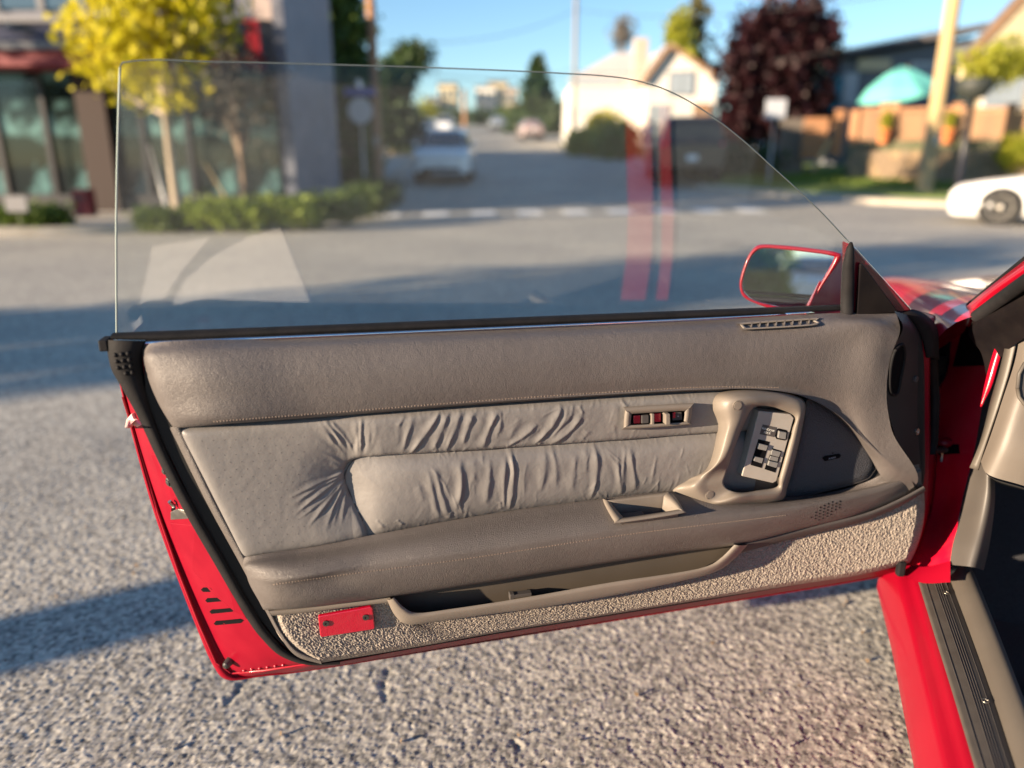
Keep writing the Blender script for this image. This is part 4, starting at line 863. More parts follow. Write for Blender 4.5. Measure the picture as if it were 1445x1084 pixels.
h_in = -.003 - .013 * np.exp(-(dle / .05) ** 2) + .0165 * (1 - np.exp(-(ds / wl__) ** 1.4)) * (1 - np.exp(-(dbot / .02)))
hh = np.where(ins, h_in, h_out)
z3 = lambda L: [(380 + .2029 * x, 550 + .2029 * y) for x, y in L]
z4 = lambda L: [(640 + .2029 * x, 550 + .2029 * y) for x, y in L]
RG = [ # points, height, width  (first: gathered band)
 (z3([(385,205),(480,330),(570,480)]), 4.2, 3.2), (z3([(345,215),(450,360),(550,500)]), 2.6, 3.4), (z3([(440,225),(540,350),(600,480)]), 2.4, 2.8), (z3([(640,185),(636,330),(632,485)]), 4.2, 2.8),
 (z3([(598,200),(612,330),(612,480)]), 2.6, 2.6), (z3([(692,230),(690,370),(650,475)]), 1.6, 3.4), (z3([(745,190),(725,330),(690,450)]), 1.2, 4), (z3([(940,165),(890,250)]), 1.5, 2.6), (z3([(1005,160),(965,280),(920,445)]), 2.6, 3.2),
 (z3([(1185,145),(1090,285),(980,435)]), 4.6, 4.0), (z3([(1245,140),(1190,280),(1130,415)]), 3.4, 4.0), (z3([(1330,135),(1280,270),(1225,425)]), 3.6, 4.5), (z3([(1160,370),(1160,440)]), 1.6, 2.0), (z3([(1060,320),(990,440)]), 1.5, 2.8),
 (z4([(140,135),(100,230),(60,370)]), 3.6, 4.0), (z4([(308,122),(250,240),(195,405)]), 4.0, 4.0), (z4([(322,130),(316,240),(290,330)]), 2.0, 3.0), (z4([(575,225),(480,315),(365,388)]), 3.6, 3.8), (z4([(745,95),(690,220),(555,375)]), 4.8, 4.2), (z4([(785,95),(750,220),(670,330)]), 2.4, 3.4), (z4([(822,85),(800,170),(750,240)]), 2.2, 3.0),
 (z4([(885,160),(800,280),(665,375)]), 4.2, 4.4), (z4([(870,95),(882,170)]), 1.6, 2.6), (z4([(1150,60),(1200,115)]), 1.8, 3.0), (z4([(935,270),(885,345)]), 1.4, 4.0), (z4([(620,330),(590,380)]), 2.0, 2.4), (z4([(450,180),(380,330)]), 1.2, 5), (z4([(1110,85),(1120,180),(1090,300)]), 1.2, 6),
 (z3([(518,600),(350,658),(130,755)]), 3.2, 2.6), (z3([(518,612),(340,690),(150,805)]), 2.8, 2.4), (z3([(520,628),(350,735),(165,875)]), 3.6, 2.8), (z3([(523,640),(380,770),(190,910)]), 2.2, 2.4), (z3([(526,655),(400,800),(260,965)]), 3.4, 2.8), (z3([(530,668),(450,825),(385,995)]), 3.0, 2.8),
 (z3([(535,680),(480,820),(440,960)]), 1.8, 2.4), (z3([(542,695),(525,800),(500,950)]), 2.0, 2.4), (z3([(552,715),(548,840)]), 1.6, 2.2), (z3([(568,755),(580,870)]), 1.4, 2.0), (z3([(525,555),(430,475),(330,430)]), 1.2, 3.6), (z3([(522,570),(430,530),(340,510)]), .8, 3.4)]
RC = [ # cushion
 (z4([(38,480),(48,620),(30,820)]), 3.0, 5.0), (z4([(130,470),(142,640)]), 1.2, 4.5), (z4([(200,420),(196,510)]), 1.0, 3.0), (z4([(246,480),(238,640),(215,790)]), 3.2, 5.0), (z4([(362,450),(345,610),(352,830)]), 3.6, 3.6), (z4([(395,395),(408,560),(388,835)]), 4.4, 3.8),
 (z4([(482,500),(482,710)]), 1.0, 5.5), (z4([(632,395),(622,560),(600,700)]), 2.2, 5.0), (z4([(680,390),(702,520),(702,660)]), 1.8, 4.5), (z4([(842,440),(822,570),(815,700)]), 1.8, 4.5), (z4([(975,375),(988,520),(955,760)]), 3.6, 4.2), (z4([(918,390),(910,570)]), 1.4, 4.0),
 (z4([(1130,450),(1140,600),(1165,730)]), 2.8, 3.8), (z4([(1185,390),(1165,560),(1172,730)]), 2.0, 3.4), (z4([(1212,395),(1240,560),(1262,700)]), 2.8, 4.2), (z3([(1095,540),(1150,760),(1185,900)]), 2.6, 4.0), (z3([(1140,530),(1200,720),(1245,885)]), 2.8, 4.2), (z3([(1322,500),(1335,640),(1295,830)]), 2.6, 5.0),
 (z3([(1262,840),(1255,900)]), 1.8, 2.4), (z3([(745,900),(800,965)]), 1.8, 2.6), (z3([(885,895),(935,940)]), 1.6, 2.6), (z3([(1030,640),(1070,760)]), 1.0, 4), (z4([(60,860),(40,780)]), 1.4, 2.6), (z4([(330,835),(320,760)]), 1.4, 2.4)]
for lst, msk in ((RG, ~ins), (RC, ins)):
    for pts, a_, w_ in lst:
        c3 = cr(np.array([(*LZ(*p), 0) for p in pts]), 12)[:, :2]; c3 = c3 + RNG.normal(size=c3.shape) * .0003
        d, t = seg_d(c3); tp = np.clip(np.minimum(t, 1 - t) / .22, 0, 1) ** .7
        if lst is RG and pts[0][1] > 660 or (pts[0][0] < 500 and lst is RG): tp = np.clip((1 - t) / .5, 0, 1) * np.clip(t / .03 + .5, 0, 1)
        wv = w_ * 1e-3 * (1 + .25 * np.sin(t * 7 + a_ * 5)) * np.where(SG > 0, .78, 1.25); tp = tp * (.8 + .2 * np.sin(t * 9 + w_ * 3))
        hh = hh + np.where(msk, .64e-3 * a_ * tp * (np.exp(-(d / wv) ** 1.7) - .22 * np.exp(-((d - 2.2 * wv) / wv) ** 2)), 0)
for k in range(110):      # faint secondary creases
    i_, j_ = RNG.integers(NV), RNG.integers(int(NU * .34), int(NU * .9)); a0 = RNG.normal() * .35 + (-.35 if not ins[i_, j_] else 0); L = .02 + .03 * RNG.random()
    p0 = np.array((la[i_, j_], lz[i_, j_])); p1 = p0 + L * np.array((math.sin(a0), -math.cos(a0))); d, t = seg_d([p0, p1])
    hh = hh + (ins == ins[i_, j_]) * .00060 * RNG.random() * np.clip(np.minimum(t, 1 - t) / .3, 0, 1) * np.exp(-(d / (.0015 + .002 * RNG.random())) ** 2)
for k in range(230):     # short puckers pulled in along the seam and the edges
    kind = k % 3; L = .006 + .012 * RNG.random()
    if kind == 0: q0 = seam[int(RNG.integers(4, 68))]; th = RNG.normal() * .5; dv = np.array((math.sin(th), 1.0)) * (1 if RNG.random() < .6 else -1); p0 = q0
    elif kind == 1: j_ = int(RNG.integers(int(NU * .3), NU - 20)); p0 = np.array((la[3, j_], lz[3, j_])); dv = np.array((RNG.normal() * .35 - .2, -1.0))
    else: j_ = int(RNG.integers(int(NU * .25), NU - 20)); p0 = np.array((la[-4, j_], lz[-4, j_])); dv = np.array((RNG.normal() * .3, 1.0))
    d, t = seg_d([p0, p0 + dv * L]); hh = hh + (.0006 * (.4 + .6 * RNG.random())) * np.clip(1 - t, 0, 1) * np.exp(-(d / (.0011 + .0012 * RNG.random())) ** 2)
hh = hh * tuck - .004 * (1 - tuck)
Gl = Gl + Bv * hh[..., None]
def cut(maskq, name):
    i = np.arange(NV * NU).reshape(NV, NU); Fq = np.stack((i[:-1, :-1], i[:-1, 1:], i[1:, 1:], i[1:, :-1]), -1)[maskq]
    u_, inv = np.unique(Fq.ravel(), return_inverse=True); return part_d(MB().add(Gl.reshape(-1, 3)[u_], inv.reshape(-1, 4)), name, M['leather'])
mq = ins[:-1, :-1]
lp = cut(~mq, 'leather_panel'); lc = cut(mq, 'leather_cushion'); lp_t = bvh_of(lp, DO); lc_t = bvh_of(lc, DO)
sp_ = []
for s_ in seam:
    k_ = np.argmin((la - s_[0]) ** 2 + (lz - s_[1]) ** 2); sp_.append(Gl.reshape(-1, 3)[k_] - Bv * .0002)
sp_ = cr(np.array(sp_)[::3], 90); part_d(MB().tube(list(sp_), .0009, 6), 'seam', M['plasticdk'])
perf = MB()
for k in range(150):       # punched pinholes in the plain leather at left
    px = 285 + (k % 10) * 16 + (k // 10 % 2) * 8; py = 622 + (k // 10) * 10.5 + (300 - px) * .04
    if px < 262 + (py - 605) * .5 + 8 or px > 430: continue
    c, n = on(lp_t, px, py, .0001); disc(perf, c, n, .0006, .0002, 6)
part_d(perf, 'pinholes', M['plasticdk'])
# ---- stitching rows
def stitches(tr_, pts, n, name, r=.0007, ln=.6):
    base = cr(np.array([(p[0], p[1], 0) for p in pts]), n + 1); mb = MB()
    for i in range(n):
        a = base[i]; b = base[i] * (1 - ln) + base[i + 1] * ln; mb.tube([on(tr_, a[0], a[1], .0003)[0], on(tr_, b[0], b[1], .0003)[0]], r, 5)
    return part_d(mb, name, M['thread'])
stitches(pad_t, [(300,595),(470,582),(700,564),(900,551),(1005,546),(1100,547)], 175, 'stitching')
# ---- armrest
arow = [
 [(338,788,.012),(343,787,.026),(430,772,.028),(520,756,.028),(700,724,.028),(850,704,.028),(950,693,.028),(1030,694,.026),(1105,700,.016),(1170,695,.014),(1225,679,.02),(1258,663,.034),(1297,655,.03)],
 [(340,792,.010),(346,791,.034),(430,778,.038),(520,763,.040),(700,731,.040),(850,711,.040),(950,698,.040),(1030,700,.038),(1105,705,.030),(1170,699,.026),(1225,687,.026),(1262,677,.035),(1298,662,.032)],
 [(343,800,.008),(350,800,.060),(370,806,.080),(532,785,.084),(700,763,.084),(850,741,.083),(1000,724,.080),(1105,714,.070),(1170,704,.062),(1225,692,.055),(1265,680,.048),(1300,664,.036)],
 [(347,810,.008),(353,811,.064),(372,816,.086),(532,795,.091),(700,773,.091),(850,750,.090),(1000,731,.086),(1105,718,.076),(1170,708,.067),(1225,696,.058),(1265,683,.050),(1300,667,.036)],
 [(351,822,.006),(358,823,.064),(378,826,.087),(478,812,.092),(640,791,.092),(760,773,.092),(872,756,.091),(1043,735,.086),(1129,724,.074),(1215,706,.060),(1265,690,.050),(1300,672,.036)],
 [(366,850,.004),(371,850,.055),(385,850,.076),(548,832,.081),(700,810,.081),(829,789,.080),(957,770,.078),(1035,759,.075),(1129,738,.068),(1215,718,.056),(1265,698,.046),(1300,680,.034)],
 [(370,858,.004),(376,859,.046),(388,858,.066),(548,840,.071),(700,817,.071),(829,796,.070),(957,777,.068),(1035,767,.066),(1129,745,.060),(1215,724,.050),(1265,704,.042),(1302,685,.032)],
 [(371,860,.004),(377,861,.03),(388,861,.04),(548,843,.044),(700,820,.044),(829,799,.044),(957,780,.042),(1035,770,.040),(1129,748,.036),(1215,727,.030),(1265,707,.026),(1302,687,.02)]]
Ga = np.stack([cr(np.array(DL(r)), 180) for r in arow]); Ga = np.stack([cr(Ga[:, i], 60) for i in range(180)], 1)
arm = part_d(MB().grid(Ga), 'armrest', M['vinyl2']); arm_t = bvh_of(arm, DO)
stitches(arm_t, [(385,825),(478,812),(640,791),(760,773),(872,756),(1043,735),(1110,727)], 170, 'stitching')
pd = MB()
for r_ in range(5):
    for k in range(8):
        t = k / 7.; px = 1146 + 40 * t + r_ * -.5; py = 734 - 18 * t + (r_ - 2) * 4.4; 
        if (r_ in (0, 4) and k not in (2, 3, 4, 5)) or (r_ in (1, 3) and k in (0,)): continue
        c, n = on(arm_t, px, py - 4, .0001); disc(pd, c, n, .0014, .0004, 8)
part_d(pd, 'lamp_perforation', M['well'])
# ---- lips below the armrest and the map pocket
def lip(name, up, lo, bu, bl_, m, n=120, thick=.012):
    U = [np.array(DL(up, b)) for b in (bu - thick, bu)]; L_ = [np.array(DL(lo, b)) for b in (bl_, bl_ - thick)]
    rows_ = [U[0], U[1], U[1] * .7 + L_[0] * .3 + Bv * .003, U[1] * .3 + L_[0] * .7 + Bv * .003, L_[0], L_[1]]
    return part_d(MB().grid(np.stack([crp(r, n) for r in rows_])), name, m)
lip('lower_lip', [(380,862),(430,857),(490,850),(550,843)], [(386,869),(432,865),(492,857),(556,850)], .052, .048, M['plastic'], thick=.02)
lip('lower_lip', [(1036,769),(1129,747),(1215,726),(1265,706),(1303,686)], [(1046,780),(1129,758),(1215,737),(1267,716),(1305,694)], .052, .040, M['plasticdk'], thick=.02)
Lo = [(546,846),(557,868),(575,881),(620,877),(690,867),(760,858),(872,839),(975,817),(1014,805),(1036,789),(1056,768)]
Li = [(556,843),(570,857),(590,865),(640,859),(700,850),(760,840),(862,822),(957,808),(998,799),(1018,787),(1036,769)]
lip('map_pocket_rim', Li, Lo, .070, .060, M['plastic'], thick=.03)
pt_ = [(548,832),(620,822),(700,809),(829,789),(957,770),(1040,758)]; pb_ = [(558,864),(620,868),(700,858),(829,838),(957,815),(1040,778)]
part_d(MB().grid(np.stack([cr(np.array(DL(pt_, .030)), 60), cr(np.array(DL(pb_, .030)), 60)])), 'map_pocket', M['pocketin'])
part_d(MB().box(D(737, 838, .045), (.03, .012, .006), rz=R(12)).box(D(722, 841, .045), (.008, .012, .012), rz=R(12)), 'pocket_clip', M['plasticdk'], bevel=.001)
# ---- carpet
ct = [(384,866),(470,856),(552,846),(572,870),(690,860),(872,832),(975,810),(1020,796),(1046,776),(1129,752),(1215,732),(1303,688)]
cb = [(450,936),(500,928),(600,911),(700,893),(850,869),(1000,845),(1120,826),(1240,806),(1284,794)]
T_ = cr(np.array([(p[0], p[1], 0) for p in ct]), 1150)[:, :2]; B_ = cr(np.array([(p[0], p[1], 0) for p in cb]), 1150)[:, :2]
NC = 120; Gc = []; ui = np.linspace(0, 1, 1150)
rn = RNG.random((NC, 1150)); rn = (rn + np.roll(rn, 1, 0) + np.roll(rn, 2, 0) + .5 * np.roll(rn, 1, 1) + .5 * np.roll(rn, (1, 1), (0, 1))) / 4; rn = rn * 1.25 + .35 * (RNG.random((NC, 1150)) - .5)
for j in range(NC):
    v = j / (NC - 1); p = T_ * (1 - v) + B_ * v; bow = 4 * v * (1 - v)
    p[:, 0] -= 16 * bow * np.exp(-ui * 22) - 9 * bow * np.exp(-(1 - ui) * 22); p[:, 1] += 6 * bow * np.exp(-ui * 22)
    e = np.minimum(1, np.minimum((1 - v) / .08, np.minimum(ui, 1 - ui) / .012)) ** .5
    Gc.append([D(p[i, 0], p[i, 1], .010 + .022 * e[i] + (.0036 * (rn[j, i] - .5)) * e[i]) for i in range(1150)])
cpt = part_d(MB().grid(np.array(Gc)), 'carpet_panel', M['carpet']); 
# ---- red courtesy reflector
q = [(449,867),(451,866),(523,853),(526,855),(529,883),(527,885),(455,896),(452,894)]
part_d(MB().prism(DL(q, .036), Bv * .007), 'reflector', M['lens'], bevel=.002)
for px, py in ((460, 879.5), (516, 871)):
    disc_ = MB(); disc(disc_, D(px, py, .043), Bv, .0045, .002, ring=[(.005, 0), (.005, .002), (.002, .002), (.0016, .0005), (.0001, .0005)]); part_d(disc_, 'screw', M['screw'])
# ---- pull handle surround
Oo = [(1003,575),(1010,557),(1036,550),(1075,550),(1115,556),(1136,568),(1133,600),(1123,645),(1112,685),(1103,707),(1060,714),(1012,718),(979,719),(949,694),(966,678),(996,662),(1010,618),(1012,597)]
Ii = [(1059,580),(1066,574),(1078,573),(1088,574),(1099,577),(1121,588),(1118,606),(1109,640),(1100,672),(1096,687),(1070,692),(1048,695),(1030,692),(1021,682),(1025,666),(1034,640),(1046,607),(1053,592)]
hr = []
for f_, bl_, br_ in ((0, .026, .010), (.05, .044, .045), (.22, .064, .064), (.45, .077, .067), (.7, .079, .067), (.9, .075, .064), (1.0, .067, .061), (1.0, .030, .040)):
    ring = []
    for k, (o_, i_) in enumerate(zip(Oo, Ii)):
        rgt = np.clip((o_[0] - 1020) / 100., 0, 1); b = bl_ * (1 - rgt) + br_ * rgt
        if k in (12, 13, 14): b = min(b, .03 + .034 * min(1, f_ / .45)) 
        ring.append(D(o_[0] * (1 - f_) + i_[0] * f_, o_[1] * (1 - f_) + i_[1] * f_, b))
    hr.append(ring)
Gh = np.stack([crp(np.array(r), 180, True) for r in hr]); Gh2 = np.stack([cr(Gh[:7, i], 30) for i in range(180)], 1); Gh = np.concatenate((Gh2, Gh[7:8]))
hd = part_d(MB().grid(Gh, closed_u=True), 'pull_handle', M['plastic']); hd_t = bvh_of(hd, DO)
for px, py in ((1041, 572.5), (1002, 698)):
    disc_ = MB(); c, n = on(hd_t, px, py); disc(disc_, c, n, .008, .001, 28, ring=[(.0085, -.001), (.0082, .0004), (.0076, .0004), (.0074, -.0012), (.0070, -.0012), (.0066, .001), (.0001, .0012)]); part_d(disc_, 'screw_cap', M['plastic'])
part_d(MB().grid(np.stack([np.array(DL([(1030,565,.022),(1020,620,.022),(1005,700,.022)])), np.array(DL([(1075,565,.026),(1060,620,.026),(1050,705,.026)])), np.array(DL([(1128,575,.03),(1118,620,.03),(1098,700,.03)]))])), 'handle_recess', M['plastic'])
# ---- switch plate and its switches
pn = [(1071,580),(1116,585),(1120.5,590),(1096,679),(1091,682),(1047,672)]
plb = lambda px: .0565 + .0045 * np.clip((px - 1047) / 70., 0, 1)
plate = part_d(MB().prism([D(x, y, plb(x)) for x, y in pn], Bv * -.02), 'switch_plate', mat('plate_grey', (.27, .25, .225), .42, c2=(.30, .28, .255), nscale=30, bump=[('noise', 1100, .3, .0004)]), bevel=.0012); pl_t = bvh_of(plate, DO)
z1 = lambda L: [(1020 + .1291 * x, 560 + .1291 * y) for x, y in L]
for q in ([(388,462),(510,492),(422,778),(303,745)], [(540,562),(642,592),(572,828),(455,790)], [(592,350),(612,345),(690,362),(708,385),(695,465),(675,478),(585,460),(568,430)]):
    patch(pl_t, z1(q), M['well'], 'switch_well', h=.0006)
for q, hh_ in (([(385,500),(482,525),(462,582),(366,560)], .004), ([(342,645),(436,665),(418,722),(328,692)], .003), ([(532,572),(628,598),(606,655),(514,630)], .0025), ([(494,690),(592,712),(574,768),(478,740)], .004), ([(516,640),(604,660),(594,706),(498,684)], .0015), ([(600,365),(680,380),(670,455),(588,440)], .005)):
    patch(pl_t, z1(q), M['key'], 'switch_key', h=hh_, lift=.0006, bevel=.0008)
patch(pl_t, z1([(436,302),(590,335),(560,440),(402,408)]), M['plasticdk'], 'switch_label', h=.0004)
def lettering(tx, px, py, size, tr_, m, name, ux=None, lift=.0012):
    cu = bpy.data.curves.new(name, 'FONT'); cu.body = tx; cu.size = size; cu.align_x = 'CENTER'; cu.align_y = 'CENTER'; cu.extrude = .0001
    to = bpy.data.objects.new(name, cu); COL.objects.link(to); dg = bpy.context.evaluated_depsgraph_get(); me = bpy.data.meshes.new_from_object(to.evaluated_get(dg)); bpy.data.objects.remove(to)
    c, n = on(tr_, px, py, lift); u = np.array(ux if ux is not None else Av, float); u -= n * (u @ n); u /= np.linalg.norm(u); v = np.cross(n, u)
    V = np.array([x.co[:] for x in me.vertices]); Wv = c + V[:, :1] * u + V[:, 1:2] * v + V[:, 2:3] * n
    return part_d(MB().add(Wv, [tuple(p.vertices) for p in me.polygons], False), name, m)
ux = D(1096, 606, .05) - D(1075, 601, .05)
lettering('WINDOW', 1083.6, 606.2, .0052, pl_t, M['ink'], 'lettering', ux); lettering('LOCK', 1082.2, 610.6, .0048, pl_t, M['ink'], 'lettering', ux)
# ---- lock bezel
ob = [(880,602),(882,578),(887,574),(972,569),(977,572),(974,595),(968,600),(885,606)]; ib = [(890,598),(891,586),(893,584),(964,580),(966,582),(965,594),(963,596),(892,600)]
rows = [np.array(DL(ob, .034)), np.array(DL([(a[0] * .93 + c[0] * .07, a[1] * .93 + c[1] * .07) for a, c in zip(ob, ib)], .054)), np.array(DL([(a[0] * .5 + c[0] * .5, a[1] * .5 + c[1] * .5) for a, c in zip(ob, ib)], .057)), np.array(DL(ib, .055)), np.array(DL(ib, .044))]
part_d(MB().grid(np.stack([crp(r, 96, True) for r in rows]), closed_u=True), 'lock_bezel', M['plastic'])
part_d(MB().prism(DL(ib, .0445), Bv * .002), 'bezel_well', M['well'])
for q, mm, b0_, t_, nm in (([(893,586),(903,585.3),(903,596.8),(893,597.4)], 'lens', .0468, .003, 'lock_flag'), ([(904,585.2),(914,584.6),(914,596),(904,596.7)], 'plasticdk', .0468, .005, 'lock_slider'),
                     ([(916,581.5),(920,581.3),(920,598),(916,598.2)], 'plastic', .045, .0105, 'bezel_bar'), ([(921,583.5),(932,583),(932,595),(921,595.6)], 'lens', .0468, .002, 'lock_flag'), ([(934,580.5),(940,580),(940.5,594.8),(934,595.3)], 'plastic', .046, .016, 'lock_knob'), ([(948,582),(961,581),(962,592),(948,593)], 'plasticdk', .0468, .003, 'release_button'), ([(949,582.5),(953,582.3),(953,589.5),(949,590)], 'lens', .050, .001, 'lock_flag')):
    part_d(MB().prism(DL(q, b0_), Bv * t_), nm, M[mm], bevel=.001)
lettering('L', 957, 587, .005, bvh_of([o for o in door.children if o.name.startswith('release_button')][0], DO), M['ink'], 'lettering', lift=.0004)
# ---- inner release tray on the armrest
tO = [(851,706),(862,705),(932,696),(948,696),(964,719),(960,725),(874,738),(866,735)]; tI = [(862,709),(870,708),(930,701),(938,702),(955,717),(951,720),(884,730),(878,728)]
c_, n_ = on(arm_t, 900, 716)
def A_(p, l=0): return on(arm_t, p[0], p[1], l)[0]
ups = np.array((0, 0, 1.0)); tn = (n_ + ups * .6); tn /= np.linalg.norm(tn)
tp0 = c_ + tn * .002
def TP(p, l=0.0): return hit(p[0], p[1], tp0 + tn * l, tn)
rows = [[TP(p, -.006) for p in tO], [TP(p, .003) for p in tO], [TP((a[0] * .5 + b[0] * .5, a[1] * .5 + b[1] * .5), .005) for a, b in zip(tO, tI)], [TP(p, .003) for p in tI]]
bot = [TP(p, .003) - tn * .030 for p in tI]; rows.append(bot)
G5 = np.stack([crp(np.array(r), 96, True) for r in rows])
part_d(MB().grid(G5, closed_u=True), 'release_tray', M['plastic']); part_d(MB().add(G5[-1], [tuple(range(96))], False), 'tray_floor', M['plasticdk'])  # floor in dark plastic: the shade inside the tray put into its colour
blk = [(876,712),(908,708),(916,722),(884,727)]; part_d(MB().prism([TP(p, .003) - tn * .026 for p in blk], tn * .009), 'release_lever', M['plasticdk'], bevel=.003)
# the armrest top is cut open under the tray
me = arm.data; bm = bmesh.new(); bm.from_mesh(me); aoff = DO + np.array(arm.location); inn_ = [TP(p, 0) for p in tI]
u5, v5 = frame(tn); pg = np.array([((p - tp0) @ u5, (p - tp0) @ v5) for p in inn_])
def inside(x, y):
    r = False; j = len(pg) - 1
    for i in range(len(pg)):
        if (pg[i, 1] > y) != (pg[j, 1] > y) and x < (pg[j, 0] - pg[i, 0]) * (y - pg[i, 1]) / (pg[j, 1] - pg[i, 1]) + pg[i, 0]: r = not r
        j = i
    return r
kill = []
for f in bm.faces:
    c = np.array(f.calc_center_median()) + aoff; dv = c - tp0
    if abs(dv @ tn) < .03 and inside(dv @ u5, dv @ v5): kill.append(f)
bmesh.ops.delete(bm, geom=kill, context='FACES'); bm.to_mesh(me); bm.free()
# ---- demister outlet
vo = [(1044,457),(1049,455),(1148,448.5),(1153,452),(1149,459),(1056,465),(1049,464)]; vi = [(1050,459),(1054,457.5),(1144,451.5),(1147,453),(1145,457.5),(1058,462.5),(1053,462)]
c_, n_ = on(pad_t, 1100, 457); f3 = lambda p, l: hit(p[0], p[1], c_ + n_ * l, n_)
rows = [[f3(p, -.004) for p in vo], [f3(p, .003) for p in vo], [f3(p, .003) for p in vi], [f3(p, -.001) for p in vi]]
G5 = np.stack([crp(np.array(r), 84, True) for r in rows]); part_d(MB().grid(G5, closed_u=True), 'demister_outlet', M['plastic']); part_d(MB().prism([f3(p, -.002) for p in vi], n_ * .001), 'outlet_slot', M['well'])
for k in range(8):
    x = 1059 + k * 11.6; y = 461.5 - k * .78; part_d(MB().prism([f3((x, y + 1.6), 0), f3((x + 1.8, y + 1.5), 0), f3((x + 2.6, y - 4.6), 0), f3((x + .8, y - 4.5), 0)], n_ * .003), 'vane', M['plastic'])
part_d(MB().prism(DL([(1210,682),(1232,650),(1262,664),(1270,690),(1225,694)], .015), Bv * -.01), 'pad_return', M['plasticdk'])  # dark filler patch standing in for the shadow between pad and armrest
# ---- speaker grille
sg_ = [(1139,564),(1152,568),(1176,582),(1205,608),(1230,638),(1236,654),(1231,667),(1217,678),(1165,692),(1106,704),(1113,680),(1124,640),(1133,600)]
sr = crp(np.array(DL(sg_, .016)), 104, True); ctr = sr.mean(0); rows = [sr - Bv * .012, sr, sr * .97 + ctr * .03 + Bv * .003]
for f_ in (.8, .6, .4, .2, .02): rows.append(sr * f_ + ctr * (1 - f_) + Bv * (.003 + .004 * (1 - f_)))
spk = part_d(MB().grid(np.stack(rows), closed_u=True), 'speaker_grille', M['grille']); spk_t = bvh_of(spk, DO)
part_d(MB().tube(list(sr + Bv * .001) + [sr[0] + Bv * .001], .0016, 6), 'grille_rim', M['plasticdk'])
bt = [(1160,646),(1163,643.5),(1184,640),(1186,642),(1184,646),(1163,650.5)]
patch(spk_t, bt, M['well'], 'speaker_badge', h=.002, bevel=.0006); lettering('AUDIO', 1173, 645.6, .0045, spk_t, M['inkdim'], 'lettering', D(1184, 642, .02) - D(1162, 647, .02), lift=.0026)
# ---- belt line: rubber seal, bright strip, glass
def band(name, up, lo, bu, bl_, m, n=90, bul=.003):
    U = cr(np.array(DL(up, bu)), n); L_ = cr(np.array(DL(lo, bl_)), n); back = L_ - Bv * .02
    return part_d(MB().grid(np.stack([U - Bv * .012, U, U * .6 + L_ * .4 + Bv * bul, L_, back])), name, m)
band('belt_seal', [(157,472),(400,463),(700,451),(1000,439),(1192,431.5)], [(157,479),(205,480),(400,472),(700,459.5),(1000,446.5),(1192,438)], -.010, -.004, M['black'], bul=.004)
band('bright_strip', [(205,480),(400,472),(700,459.5),(1000,446.5),(1146,440)], [(205,485),(400,477),(700,464),(1000,450),(1150,441.5)], -.004, .008, M['chrome'], bul=.0006)
TG = R(8.0); GY = DA + R(3.0); GN = np.array((math.cos(GY), -math.sin(GY), 0)) * math.cos(TG) - np.array((0, 0, math.sin(TG))); GP = D(680, 460, -.05)
def GL(px, py): return hit(px, py, GP, GN)
go = [(164,480),(163.5,380),(163.5,300),(166,180),(168.5,95),(172,88.5),(182,87),(300,87.5),(450,91),(620,96),(800,104),(850,107),(890,112),(925,121),(960,136),(1005,164),(1050,199),(1090,235),(1120,262),(1160,300),(1199,342),(1197,442)]
bulge = lambda p: p + GN * .0
gpts = np.array([GL(*p) for p in go[:-1]]); gc = cr(gpts[:5], 40); gt = cr(gpts[5:], 110); outl = np.vstack((gc, gt, [GL(1197, 445)]))
nG = len(outl); hgt_ = outl[:, 2] - outl[:, 2].min()
gl = part_d(MB().prism(outl, -GN * .0045), 'window_glass', M['glass'])
part_d(MB().tube(list(gc - GN * .0022), .0014, 6), 'glass_edge', M['glassedge']); part_d(MB().tube(list(np.vstack((gc[-1:], gt)) - GN * .0022), .00095, 6), 'glass_edge', mat('glass_edge_dark', (.10, .12, .12), .2))
# ---- corner sail
tri = [(1200,341),(1212,353),(1240,388),(1287,436),(1262,441),(1188,444),(1188,430)]
def SP(p, l=0.0): return hit(p[0], p[1], GP + GN * (.016 + l), GN)
part_d(MB().prism([SP(p) for p in [(1202,345),(1210,352),(1288,438),(1262,443),(1201,446)]], -GN * .03), 'corner_sail', mat('sail_red_black', (.10, .004, .012), .25, coat=.8), bevel=.003)  # black plastic tinted dark red, a red reflection put into the colour
part_d(MB().prism([SP(p, .002) for p in [(1211,372),(1215,371),(1266,440),(1206,444)]], GN * .006), 'sail_cover', M['blackgl'], bevel=.002)
sl_ = [SP(p, .001) for p in [(1195,442),(1196,410),(1197,375),(1200,350),(1201,342)]]; part_d(MB().tube(sl_, [.0105, .0105, .0095, .006, .002], 12), 'glass_run_seal', M['black'])
# ---- rear edge rubber
wl_ = [(150,480,-.004),(152,499,-.002),(157,521,-.002),(171,546,-.002),(190,580,-.006),(222,648,-.008),(260,722,-.006),(298,788,-.006),(333,848,-.006),(368,900,-.006),(396,926,-.006),(430,938,-.006),(480,938,-.008)]
wr_ = [(207,481,.0),(201,500,.0),(203,525,-.004),(209,556,-.002),(220,596,0),(243,652,0),(281,724,0),(319,790,0),(352,848,0),(385,897,0),(410,921,0),(440,933,0),(480,932,-.004)]
rows = []
for t, up_ in ((0, 0), (.08, .010), (.3, .015), (.6, .015), (.9, .010), (1, .0)):
    rows.append(np.array([D(a[0] * (1 - t) + c[0] * t, a[1] * (1 - t) + c[1] * t, a[2] * (1 - t) + c[2] * t + up_) for a, c in zip(wl_, wr_)]))
wsn = part_d(MB().grid(np.stack([cr(r, 130) for r in rows])), 'weatherstrip', M['black']); ws_t = bvh_of(wsn, DO)
